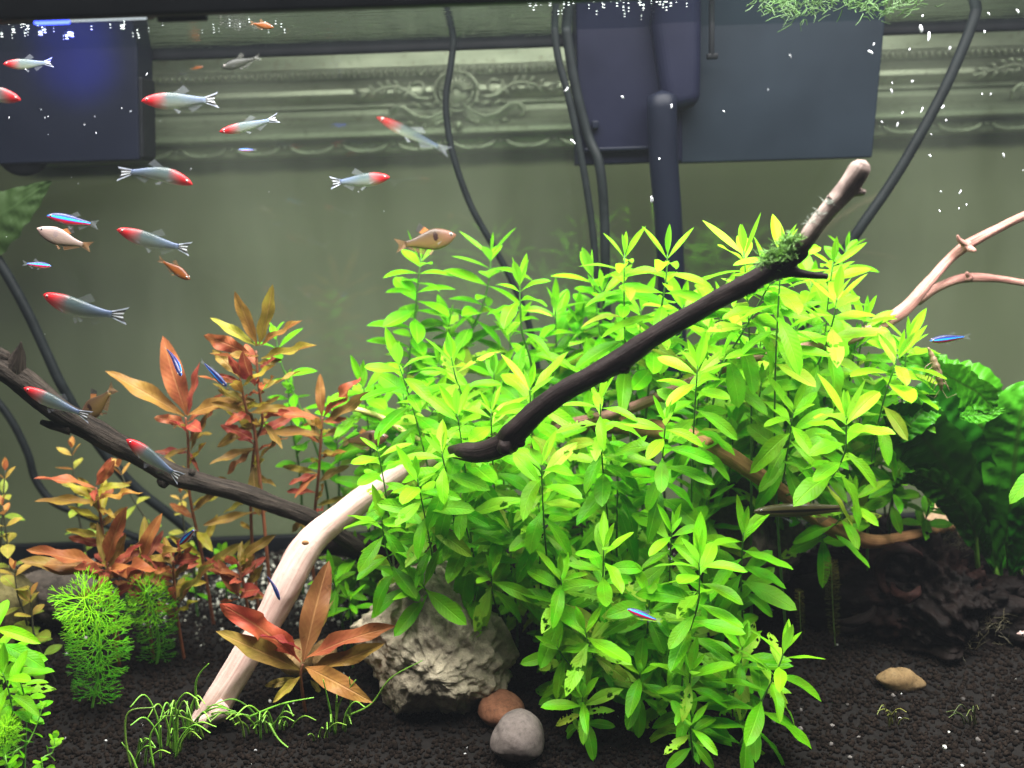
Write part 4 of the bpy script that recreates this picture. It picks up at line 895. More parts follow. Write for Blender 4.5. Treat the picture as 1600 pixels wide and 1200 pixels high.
def colf_ol(k, n):
    return jit(mixv((0.42, 0.20, 0.05), (0.18, 0.30, 0.03), min(1, k / max(3, n - 2) + ru(-.1, .2))), .15)
thin = dict(leaves=RO, young=RO, colf=colf_ol, stemc=(.035, .035, .02), rpx=1.8, name='thin_stem_plant', eat=0, gap=1.9)
S((4, 790, .70), 'thin dark stem with round leaves at the left edge, tallest there', via=[(8, 820, .70), (16, 880, .70), (26, 930, .70), (46, 1000, .70)], pairs=8, lpx=36, **thin)
S((8, 735, .72), 'thin stem with small rusty leaves at the very left edge', via=[(4, 800, .72), (2, 900, .72)], pairs=5, lpx=36, **thin)
S((112, 700, .74), 'thin dark stem rising behind the pink leaved red plant to the dark branch', via=[(115, 740, .74), (122, 800, .745), (135, 870, .75)], pairs=7, lpx=36, **thin)
S((185, 730, .75), 'thin dark stem slanting right behind the red plants', via=[(205, 775, .75), (230, 815, .755), (265, 880, .76)], pairs=6, lpx=36, **thin)
S((282, 770, .76), 'thin stem with tiny leaf whorls left of the tall red plant', via=[(285, 800, .76), (292, 850, .765)], pairs=6, lpx=26, **thin)
S((22, 890, .655), 'leafy thin stem by the mossy rock at left', via=[(28, 930, .655), (42, 975, .655)], pairs=7, lpx=42, **{**thin, 'leaves': SL, 'young': RO})
S((48, 930, .645), 'thin stem with pale oval leaves left of the larger feathery plant', via=[(50, 960, .645), (56, 1000, .645)], pairs=6, lpx=40, **{**thin, 'leaves': SL, 'young': SL})
# green stems behind the red plants
gs = dict(leaves=SL, young=SL, wk=.8, eat=0, gap=1.3)
S((430, 522, .74), 'slim green stem behind the highest red crown', via=[(440, 570, .74), (470, 640, .745), (500, 720, .75), (515, 800, .755)], pairs=9, lpx=46, tint=.12, **gs)
S((522, 645, .735), 'slim green stem right of the red plants by the tetra', via=[(526, 690, .74), (530, 740, .745), (533, 800, .75)], pairs=7, lpx=48, tint=.2, **gs)
S((590, 668, .73), 'slim dark stem with hair roots above the tan tetra', via=[(585, 700, .735), (575, 760, .74)], pairs=5, lpx=40, tint=.05, **gs)
S((450, 600, .75), 'faint green stem between two red plants', via=[(455, 660, .75), (470, 760, .755)], pairs=7, lpx=44, tint=.12, **gs)
S((300, 865, .73), 'tiny green stem on the gravel patch below the tall red plant', pairs=5, lpx=30, tint=.25, base=(0, .74), **gs)
S((345, 860, .725), 'tiny green stem right of the gravel patch', pairs=5, lpx=30, tint=.25, base=(0, .735), **gs)
S((520, 900, .655), 'low green stem between the pale driftwood and the grey rock', pairs=5, lpx=52, tint=.18, base=(10, .68), leaves=GL, eat=0)
S((545, 930, .645), 'second low green stem against the left face of the grey rock', pairs=4, lpx=46, tint=.10, base=(0, .66), leaves=GL, eat=0)
# left edge
S((-14, 972, .535), 'bright green plant cut by the left edge with long leaves pointing right', pairs=7, lpx=82, tint=.45, base=(-10, .56), a0=.1)
S((4, 1052, .515), 'dense bright green plant in the lower left corner', pairs=8, lpx=58, tint=.40, base=(-10, .53), leaves=GL)
S((30, 1062, .525), 'small bright shoot beside the dense plant in the lower left corner', pairs=7, lpx=46, tint=.42, base=(-14, .535), leaves=GL)
cr = dict(leaves=RD, young=RD, stemc=(.12, .30, .03), rpx=1.6, name='creeping_plant', eat=0, gap=.75)
S((86, 1154, .505), 'round leaved creeper sprig standing alone near the bottom left', via=[(82, 1175, .503), (66, 1198, .498)], pairs=9, lpx=20, tint=.42, **cr)
S((66, 1104, .52), 'round leaved creeper trailing from the corner plant', via=[(60, 1125, .518), (44, 1160, .512), (20, 1190, .505)], pairs=9, lpx=20, tint=.35, **cr)
S((8, 1175, .495), 'round leaved creeper at the very bottom left corner', via=[(12, 1200, .49)], pairs=6, lpx=22, tint=.3, **cr)
mb = MB()
q = crom([(*P(538, 640, .70), 3 * pxm(.7)), (*P(560, 640, .70), 4 * pxm(.7)), (*P(595, 652, .70), 4.5 * pxm(.7)), (*P(625, 670, .70), 4.5 * pxm(.7)), (*P(655, 688, .70), 4 * pxm(.7))], 6)
mb.tube([p[:3] for p in q], [p[3] for p in q], 8)
tag(mb.build('runner_stem', M_STEM, origin=q[0][:3], color=(.55, .50, .16)), 'pale yellow creeping runner between the red and green plants', 'stem')

# ------------------------------------------------------------------ feathery plants
def whorl_mesh(seed):
    rs = random.Random(seed); mb = MB()
    def seg(p, d, L, r, lev, axis):
        e = p + d * L
        mb.tube([p, (p + e) / 2 + axis * L * .06, e], [r, r * .85, r * .7], 3, cap=False)
        if lev == 0: return
        k = 2 if lev > 1 else rs.choice((2, 3))
        for i in range(k):
            an = (i - (k - 1) / 2) * rs.uniform(.55, .85) * (1.0 if k == 2 else .6)
            nd_ = (Matrix.Rotation(an, 3, axis) @ d + axis * rs.uniform(-.12, .2)).normalized()
            seg(e, nd_, L * rs.uniform(.72, .92), r * .82, lev - 1, axis)
    Z = Vector((0, 0, 1))
    for i in range(9):
        an = 2 * math.pi * i / 9 + rs.uniform(-.25, .25)
        el = rs.uniform(-.15, .4)
        seg(Vector((0, 0, 0)), Vector((math.cos(an) * math.cos(el), math.sin(an) * math.cos(el), math.sin(el))), .27, .019, 3, Z)
    return mesh('leaf_whorl', mb.V, mb.F, M_FINE)
WH = [whorl_mesh(i) for i in range(4)]
def feather(pts, label, rpx, n, tint, name='feathery_plant', dark=(0.055, 0.30, 0.006), lite=(0.26, 0.66, 0.01), taper=.7):
    q = [Vector(p[:3]) for p in crom([(*P(*p), 0) for p in pts], 10)]      # base .. tip
    root = empty(name, q[0]); tag(root, label, 'aquatic plant')
    mb = MB(); mb.tube(q, min(2.4, rpx * .05) * pxm(pts[0][2]), 6); mb.build('stem', M_STEM, root, color=mixv(dark, (.14, .30, .04), .5))
    for i in range(n):
        t = i / (n - 1); f = .14 + .86 * t; j = min(len(q) - 2, int(f * (len(q) - 1))); p = q[j].lerp(q[j + 1], f * (len(q) - 1) - j)
        tg = (q[j + 1] - q[j]).normalized()
        m = tg.to_track_quat('Z', 'Y').to_matrix().to_4x4() @ Matrix.Rotation(ru(0, 6), 4, 'Z')
        r = rpx * pxm(pts[0][2]) * ru(.88, 1.1) * (1 - (1 - taper) * abs(t - .6) / .6)
        link('leaf_whorl', random.choice(WH), root, jit(mixv(dark, lite, min(1, max(0, t * t * .9 + tint))), .1), Matrix.Translation(p) @ m @ Matrix.Diagonal((r, r, r * (.9 + .5 * t), 1)))
    return root
gb = G(143, 1108)
feather([(143, 1112, gb.y), (152, 1060, gb.y), (156, 1010, gb.y - .005), (148, 965, gb.y - .015), (132, 935, gb.y - .03)], 'larger feathery bright green plant on the black soil at left', 70, 11, .02)
gb = G(243, 1040)
feather([(244, 1044, gb.y), (248, 1010, gb.y), (244, 975, gb.y - .005), (236, 945, gb.y - .012), (228, 925, gb.y - .02)], 'smaller feathery bright green plant right of the larger one', 52, 9, .02)
feather([(10, 1180, .50), (8, 1155, .50), (6, 1135, .497)], 'feathery green tuft at the lower left edge', 36, 6, .3)
dk = dict(dark=(0.035, 0.04, 0.006), lite=(0.12, 0.11, 0.015))
feather([(1305, 1010, .645), (1302, 960, .64), (1300, 915, .637), (1299, 880, .635)], 'taller olive feathery sprig before the dark stump', 17, 15, -.1, **dk)
feather([(1252, 1000, .64), (1250, 960, .637), (1249, 925, .635)], 'shorter olive feathery sprig left of the taller one', 12, 10, -.1, **dk)
gm = (0.10, 0.26, 0.012)
feather([(1260, 860, .735), (1258, 838, .733), (1256, 820, .73)], 'low green ferny tuft between dark boulder and tan branch', 30, 6, 0)

# ------------------------------------------------------------------ grass tufts
def tuft(blades, label, name='grass_tuft', c=(0.16, 0.34, 0.03), w=2.2):
    b0 = P(*blades[0][0]); root = empty(name, Vector((b0.x, b0.y, gz(b0.x, b0.y)))); tag(root, label, 'grass')
    for bl_ in blades:
        q = crom([(*P(*p), 0) for p in bl_], 6); n = len(q)
        mb = MB(); mb.tube([p[:3] for p in q], [w * pxm(bl_[0][2]) * (1 - .65 * i / n) for i in range(n)], 5); mb.build('blade', M_STEM, root, color=jit(c, .25))
    return root
random.seed(77)
def rblades(cx, cy, n, hpx, spread):
    g = G(cx, cy); out_ = []
    for i in range(n):
        x, y = cx + ru(-.3, .3) * spread, cy + ru(-8, 8); d = g.y + ru(-.012, .012); dx = ru(-1, 1) * spread; h = hpx * ru(.25, .95)
        out_.append([(x, y, d), (x + dx * .15, y - h * .6, d - .004), (x + dx * .55, y - h, d - .012), (x + dx, y - h * ru(.55, 1.0), d - .02)])
    return out_
tuft([[(205, 1200, .52), (196, 1150, .52), (202, 1112, .52), (242, 1105, .52)], [(215, 1205, .52), (205, 1180, .52), (190, 1160, .52)], [(240, 1200, .525), (235, 1150, .525), (258, 1118, .525)]] + rblades(225, 1195, 6, 60, 50), 'curved grass blades nearest the bottom edge at left')
tuft(rblades(268, 1180, 13, 100, 60), 'thick grass tuft at the foot of the pale driftwood')
tuft([[(308, 1108, .585), (306, 1070, .58), (314, 1050, .575), (326, 1037, .57)]] + rblades(300, 1150, 12, 70, 80), 'grass tuft with one tall blade in front of the driftwood base')
tuft(rblades(395, 1148, 11, 55, 85), 'grass tuft just right of the driftwood base')
tuft([[(420, 1130, .575), (440, 1160, .57), (485, 1190, .565)], [(390, 1120, .58), (440, 1100, .575), (490, 1090, .57)]] + rblades(440, 1150, 8, 50, 60), 'sprawling grass runner right of the driftwood base')
tuft([[(524, 1148, .58), (514, 1100, .575), (505, 1062, .57)], [(524, 1148, .58), (530, 1100, .578), (556, 1062, .575)], [(540, 1120, .59), (580, 1100, .585), (610, 1060, .58), (660, 1032, .575)], [(545, 1135, .585), (548, 1090, .58), (546, 1058, .575)]] + rblades(528, 1140, 4, 60, 40), 'grass sprig with a long blade reaching over the grey rock')
tuft(rblades(500, 1160, 5, 40, 40), 'small grass sprig below the copper rosette')
tuft(rblades(1398, 1132, 7, 40, 30), 'tiny grass sprig on the dark soil under the tan pebble', c=(.14, .15, .03), w=1.5)
tuft(rblades(1515, 1138, 7, 36, 40), 'tiny dark grass sprig near the lower right corner', c=(.05, .07, .015), w=1.5)

def fuzz(name, label, cat, pts, L, n, c, mat, w=.00035):
    mb = MB()
    for _ in range(n):
        p = random.choice(pts); p = Vector(p[:3]) + Vector((random.gauss(0, p[3]), random.gauss(0, p[3]), random.gauss(0, p[3] * .6)))
        d = Vector((ru(-1, 1), ru(-1, 1), ru(-.5, 1))).normalized() * L * ru(.5, 1.2)
        mb.tube([p, p + d * .5 + Vector((ru(-1, 1), ru(-1, 1), ru(-1, 1))) * L * .15, p + d], [w, w * .9, w * .4], 3, cap=False)
    return tag(mb.build(name, mat, color=c), label, cat, kind='stuff')
fuzz('moss', 'green moss clump growing on the upper black branch', 'moss', [(*P(x, y, d), .0022) for x, y, d in ((1205, 402, .512), (1216, 394, .510), (1228, 384, .510), (1236, 374, .51), (1222, 400, .508), (1196, 410, .512))], .006, 420, (.07, .19, .008), M_STEM, .0003)
fuzz('moss', 'grey algae fuzz on the pale tip of the branch', 'moss', [(*P(x, y, d), .0010) for x, y, d in ((1268, 348, .505), (1280, 334, .503), (1294, 316, .502))], .004, 90, (.30, .33, .28), M_STEM, .00012)
fuzz('floating_moss', 'green floating moss at the surface along the top right', 'moss', [(*PZ(x, y, ZS - .003), .006) for x, y in [(1200 + 14 * i, 6 + 9 * math.sin(i * .6) - (4 if i > 12 else 0)) for i in range(18)]], .010, 340, (.028, .075, .008), M_STEM, .0004)
fuzz('algae', 'wispy brown algae threads on the dark stump', 'moss', [(*P(x, y, d), .006) for x, y, d in ((1540, 985, .655), (1560, 975, .655), (1500, 1000, .65), (1480, 840, .70), (1500, 846, .70))], .012, 150, (.07, .06, .03), M_STEM, .00018)

# ------------------------------------------------------------------ broad leaved (sword) plant at right
def blade_leaf(root, line, widths, side, ruffle=.25, color=(0.05, 0.25, 0.015), nv=16, n_per=12, quilt=.0020, cup=.15, seed=0, name='leaf', flutes=9, mat=None):
    q = crom([(*P(x, y, d), w * .86 * pxm(d)) for (x, y, d), w in zip(line, widths)], n_per); color = tuple(v * .66 for v in color); ruffle *= .72; n = len(q)
    V, F, U = [], [], []; pos = [Vector(p[:3]) for p in q]
    s = Vector(side).normalized()
    for i in range(n):
        t = (pos[min(i + 1, n - 1)] - pos[max(i - 1, 0)]).normalized()
        s = (s * .9 + Vector(side).normalized() * .1); s = (s - t * s.dot(t)).normalized(); N = s.cross(t)
        hw = max(q[i][3], 0.0004)
        for k in range(nv + 1):
            v = 2 * k / nv - 1
            ed = 1 + .10 * noise.noise(Vector((i * .35, (1 if v > 0 else -1) * 3, seed)))
            z = cup * hw * v * v + ruffle * hw * abs(v) ** 2.2 * math.sin(i / n * flutes * 2 + (2.1 if v > 0 else 0) + seed) + .5 * ruffle * hw * abs(v) ** 2 * noise.noise(Vector((i * .5, v * 2, seed)))
            z += quilt * (noise.noise(Vector((i * .9, v * 5, seed * 3))) + .55 * math.sin(i * 1.5 - 5 * abs(v))) * min(1, abs(v) * 4)
            V.append(pos[i] + s * (v * hw * ed) + N * z); U.append((i / (n - 1), k / nv))
    for i in range(n - 1):
        for k in range(nv): a = i * (nv + 1) + k; F.append((a, a + 1, a + nv + 2, a + nv + 1))
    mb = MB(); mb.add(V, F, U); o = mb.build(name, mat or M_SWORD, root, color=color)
    # stalk under the blade
    return o
sb = G(1568, 930)
sb = Vector((P(1568, 930, .74).x, .74, gz(P(1568, 930, .74).x, .74)))
sw = empty('broad_leaf_or_reflection', sb); tag(sw, 'dark green plant with broad crinkled leaves at the right edge', 'aquatic plant')
def petiole(a, b, c, r=4):
    mb = MB(); q = crom([(*P(*a), 0), (*P(*b), 0), (*P(*c), 0)], 6); mb.tube([p[:3] for p in q], r * pxm(.7), 7); mb.build('leaf_stalk', M_STEM, sw, color=(.10, .24, .02))
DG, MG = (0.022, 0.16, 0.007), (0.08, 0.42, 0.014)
# big leaf: rises, then folds over at the top; its lit upper side shows as the crinkled band
blade_leaf(sw, [(1556, 850, .71), (1548, 790, .70), (1540, 720, .69), (1530, 660, .685), (1510, 618, .69), (1480, 592, .70), (1450, 575, .705), (1405, 562, .70)], [10, 40, 62, 70, 62, 50, 36, 6], (1, .25, .25), .30, (0.06, 0.34, 0.012), seed=1)
blade_leaf(sw, [(1570, 850, .70), (1580, 780, .68), (1588, 700, .67), (1600, 640, .665), (1630, 590, .67)], [10, 44, 60, 54, 8], (1, -.3, .0), .22, (0.05, 0.30, 0.012), seed=2)
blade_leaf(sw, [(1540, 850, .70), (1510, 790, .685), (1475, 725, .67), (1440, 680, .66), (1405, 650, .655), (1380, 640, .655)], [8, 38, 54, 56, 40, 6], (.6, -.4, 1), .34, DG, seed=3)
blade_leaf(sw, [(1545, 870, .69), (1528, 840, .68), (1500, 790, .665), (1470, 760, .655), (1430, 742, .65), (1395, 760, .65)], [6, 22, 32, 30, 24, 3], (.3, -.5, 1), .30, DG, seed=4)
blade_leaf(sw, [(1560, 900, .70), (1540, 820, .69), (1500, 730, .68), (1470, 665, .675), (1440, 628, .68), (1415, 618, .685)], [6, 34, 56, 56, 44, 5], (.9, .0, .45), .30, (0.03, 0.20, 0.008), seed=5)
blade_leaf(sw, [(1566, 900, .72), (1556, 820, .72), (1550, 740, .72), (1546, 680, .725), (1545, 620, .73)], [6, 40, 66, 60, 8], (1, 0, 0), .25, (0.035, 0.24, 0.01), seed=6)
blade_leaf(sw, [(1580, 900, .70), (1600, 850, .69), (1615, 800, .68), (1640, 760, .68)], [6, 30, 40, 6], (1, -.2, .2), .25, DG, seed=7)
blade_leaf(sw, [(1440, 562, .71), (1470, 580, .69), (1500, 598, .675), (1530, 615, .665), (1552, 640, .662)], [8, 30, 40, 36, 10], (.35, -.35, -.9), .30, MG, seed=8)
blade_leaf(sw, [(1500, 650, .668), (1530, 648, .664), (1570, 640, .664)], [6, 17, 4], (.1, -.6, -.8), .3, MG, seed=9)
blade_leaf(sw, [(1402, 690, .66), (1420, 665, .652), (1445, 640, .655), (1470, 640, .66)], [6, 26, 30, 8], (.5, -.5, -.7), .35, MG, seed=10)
for a, b, c in (((1568, 935, .74), (1562, 880, .72), (1556, 840, .71)), ((1572, 935, .74), (1576, 880, .71), (1572, 840, .70)), ((1560, 935, .735), (1552, 900, .71), (1542, 850, .70)), ((1578, 935, .72), (1560, 905, .70), (1555, 880, .70)), ((1590, 930, .74), (1596, 900, .71), (1585, 880, .70)), ((1530, 925, .72), (1528, 890, .69), (1524, 830, .68))): petiole(a, b, c)
# stray leaf at the right edge and a leaf reflection built as a dim leaf at the left edge
tl = empty('green_sprig', P(1625, 740, .60)); tag(tl, 'bright green leaf poking in at the right edge over the broad leaves', 'aquatic plant')
leaf_to(tl, P(1640, 728, .60), P(1572, 766, .595), (.14, .46, .03), 1.0, (0, -.3, 1), pool=GL)
ll = empty('broad_leaf_or_reflection', P(-60, 420, .79)); tag(ll, 'dim reflection of a broad green leaf at the left edge below the box', 'aquatic plant')
blade_leaf(ll, [(-120, 420, .80), (-50, 370, .795), (20, 325, .795), (80, 283, .80)], [60, 60, 36, 2], (.5, 0, 1), .08, (0.020, 0.045, 0.008), seed=12, mat=m_leaf('leaf_reflection', midrib=(.02, .05, .008), mid_amt=0.0, transl=0.05, rough=.7, spots=0))

# ------------------------------------------------------------------ fish
def m_fish(name, fn, rough=.36, spec=.25, clear=0.0):
    m, nt = newmat(name)
    uv = nd(nt, 'TexCoord').outputs['UV']; sp = nd(nt, 'SeparateXYZ', Vector=uv)
    n = nd(nt, 'TexNoise', Vector=uv, Scale=14, Detail=4).outputs[0]
    u = math_(nt, 'ADD', sp.outputs[0], math_(nt, 'MULTIPLY', math_(nt, 'SUBTRACT', n, .5), .05)); v = math_(nt, 'ADD', sp.outputs[1], math_(nt, 'MULTIPLY', math_(nt, 'SUBTRACT', n, .5), .04))
    c = fn(nt, u, v, n)
    scales = nd(nt, 'TexVoronoi', Vector=nd(nt, 'Mapping', Vector=uv, Scale=(2.6, 1.1, 1)).outputs[0], Scale=16).outputs[0]
    b = nd(nt, 'BsdfPrincipled', Base_Color=c, Roughness=rough, Specular_IOR_Level=spec, Normal=bump(nt, scales, .25, .0003)).outputs[0]
    t = nd(nt, 'BsdfTransparent', Color=(.93, .95, .93)).outputs[0]
    out(nt, nd(nt, 'MixShader', _0=clear, _1=b, _2=t).outputs[0]); return m
def f_rummy(nt, u, v, n):
    body = ramp(nt, v, [(0.15, (0.28, 0.31, 0.23)), (.42, (0.15, 0.185, 0.165)), (.70, (0.065, 0.095, 0.10)), (.9, (0.035, 0.05, 0.05))])
    body = mixc(nt, ramp(nt, u, [(.45, 0.0), (.85, .5)]), body, (0.13, 0.17, 0.36))
    red = mixc(nt, ramp(nt, n, [(.4, 0.0), (.7, .6)]), (0.46, 0.012, 0.018), (0.28, 0.006, 0.010))
    return mixc(nt, ramp(nt, u, [(.13, 1.0), (.33, 0.0)]), body, red)
def f_card(nt, u, v, n):
    body = ramp(nt, v, [(.10, (0.62, 0.50, 0.52)), (.22, (0.62, 0.02, 0.04)), (.44, (0.62, 0.02, 0.05)), (.50, (0.02, 0.05, 0.75)), (.56, (0.03, 0.50, 1.0)), (.66, (0.06, 0.62, 1.0)), (.72, (0.02, 0.08, 0.75)), (.84, (0.012, 0.014, 0.06))])
    return body
def f_serp(nt, u, v, n):
    body = ramp(nt, v, [(.1, (0.19, 0.12, 0.035)), (.45, (0.12, 0.075, 0.028)), (.85, (0.045, 0.026, 0.014))])
    body = mixc(nt, ramp(nt, u, [(.12, .75), (.32, 0.0)]), body, (0.15, 0.065, 0.045))
    sx = math_(nt, 'MULTIPLY', math_(nt, 'SUBTRACT', u, .33), 22.0); sy = math_(nt, 'MULTIPLY', math_(nt, 'SUBTRACT', v, .62), 4.2)
    r = math_(nt, 'ADD', math_(nt, 'MULTIPLY', sx, sx), math_(nt, 'MULTIPLY', sy, sy))
    return mixc(nt, ramp(nt, r, [(.5, 1.0), (1.0, 0.0)]), body, (0.02, 0.008, 0.006))
def f_serp_pale(nt, u, v, n):
    c = f_serp(nt, u, v, n); return mixc(nt, .5, c, (0.34, 0.26, 0.25))
def f_orange(nt, u, v, n): return ramp(nt, v, [(.1, (0.22, 0.075, 0.012)), (.5, (0.18, 0.05, 0.008)), (.9, (0.07, 0.02, 0.006))])
def f_dark(nt, u, v, n): return ramp(nt, v, [(.1, (0.03, 0.032, 0.024)), (.9, (0.01, 0.011, 0.009))])
def f_sae(nt, u, v, n): return ramp(nt, v, [(.12, (0.12, 0.095, 0.05)), (.40, (0.10, 0.065, 0.03)), (.47, (0.006, 0.005, 0.004)), (.60, (0.006, 0.005, 0.004)), (.68, (0.07, 0.055, 0.022)), (.9, (0.05, 0.042, 0.018))])
FM = dict(ghost=m_fish('dim_red_nose_skin', f_rummy, clear=.72), rummy=m_fish('red_nose_skin', f_rummy, clear=.2), card=m_fish('neon_skin', f_card, .3, .3), serp=m_fish('tan_skin', f_serp, clear=.12), pale=m_fish('pale_tan_skin', f_serp_pale), orange=m_fish('orange_skin', f_orange), dark=m_fish('reflected_dark_skin', f_dark), sae=m_fish('striped_skin', f_sae))
def m_fin(name, cfun, alpha=.55):
    m, nt = newmat(name)
    uv = nd(nt, 'TexCoord').outputs['UV']; sp = nd(nt, 'SeparateXYZ', Vector=uv); u, v = sp.outputs[0], sp.outputs[1]
    c = cfun(nt, u, v)
    rays = math_(nt, 'SINE', math_(nt, 'MULTIPLY', v, 70.0))
    c2 = mixc(nt, ramp(nt, rays, [(.5, 0.0), (1.0, .3)]), c, (.8, .8, .75))
    d = nd(nt, 'BsdfPrincipled', Base_Color=c2, Roughness=.4).outputs[0]; t = nd(nt, 'BsdfTranslucent', Color=c2).outputs[0]
    s1 = nd(nt, 'MixShader', _0=.4, _1=d, _2=t).outputs[0]
    out(nt, nd(nt, 'MixShader', _0=alpha, _1=nd(nt, 'BsdfTransparent').outputs[0], _2=s1).outputs[0]); return m
BW = [(0, (.55, .6, .75)), (.13, (.01, .01, .012)), (.34, (.85, .88, .95)), (.43, (.01, .01, .012)), (.57, (.85, .88, .95)), (.66, (.01, .01, .012)), (.87, (.55, .6, .75))]
FIN = dict(rummy_tail=m_fin('striped_tail', lambda nt, u, v: ramp(nt, v, BW, 'CONSTANT'), .95), clear=m_fin('clear_fin', lambda nt, u, v: ramp(nt, u, [(0, (.50, .55, .62)), (1, (.52, .56, .66))]), .16),
           orange=m_fin('orange_fin', lambda nt, u, v: ramp(nt, u, [(0, (.24, .09, .015)), (1, (.20, .08, .012))]), .65), black_tip=m_fin('black_tipped_fin', lambda nt, u, v: ramp(nt, u, [(.0, (.55, .20, .03)), (.4, (.5, .15, .02)), (.55, (.012, .010, .008)), (1, (.012, .010, .008))]), .92),
           dark=m_fin('dark_fin', lambda nt, u, v: ramp(nt, u, [(0, (.05, .05, .04)), (1, (.04, .04, .035))]), .6), blue=m_fin('blue_clear_fin', lambda nt, u, v: ramp(nt, u, [(0, (.35, .40, .70)), (1, (.45, .5, .8))]), .35))
M_EYE = m_plain('eye_white', (.42, .38, .36), .15, .1); M_PUP = m_plain('pupil', (.005, .005, .005), .1, .1)
SPEC = {
 # u, top, bottom, half thickness (fractions of total length)
 'rummy': dict(prof=[(0, .004, -.004, .003), (.03, .035, -.028, .026), (.08, .060, -.052, .042), (.16, .084, -.084, .054), (.28, .104, -.108, .060), (.40, .100, -.106, .056), (.52, .080, -.086, .045), (.64, .058, -.058, .032), (.74, .040, -.040, .022), (.80, .038, -.038, .013)], tail='rummy_tail', fin='clear', dors='clear', eye=(.075, .016, .018)),
 'card': dict(prof=[(0, .006, -.006, .004), (.03, .042, -.032, .03), (.10, .078, -.066, .048), (.22, .106, -.100, .060), (.36, .112, -.112, .060), (.52, .088, -.090, .046), (.66, .056, -.058, .030), (.76, .040, -.040, .018), (.80, .038, -.038, .012)], tail='clear', fin='clear', dors='clear', eye=(.075, .022, .024)),
 'serp': dict(prof=[(0, .006, -.006, .004), (.03, .036, -.04, .028), (.09, .082, -.09, .045), (.18, .128, -.136, .056), (.30, .166, -.160, .060), (.40, .160, -.155, .055), (.54, .112, -.108, .042), (.66, .066, -.066, .028), (.75, .046, -.046, .018), (.79, .046, -.046, .012)], tail='orange', fin='orange', dors='black_tip', eye=(.085, .030, .026)),
 'sae': dict(prof=[(0, .006, -.012, .008), (.04, .024, -.026, .022), (.12, .042, -.044, .036), (.28, .056, -.056, .044), (.45, .054, -.054, .040), (.62, .042, -.042, .030), (.76, .030, -.030, .018), (.82, .028, -.028, .012)], tail='dark', fin='dark', dors='dark', eye=(.06, .012, .012)),
}
SPEC['ghost'] = dict(SPEC['rummy'], tail='clear')
for k in ('pale', 'orange', 'dark'): SPEC[k] = dict(SPEC['serp'])
SPEC['orange'].update(tail='orange', fin='orange', dors='orange'); SPEC['dark'].update(tail='dark', fin='dark', dors='dark')
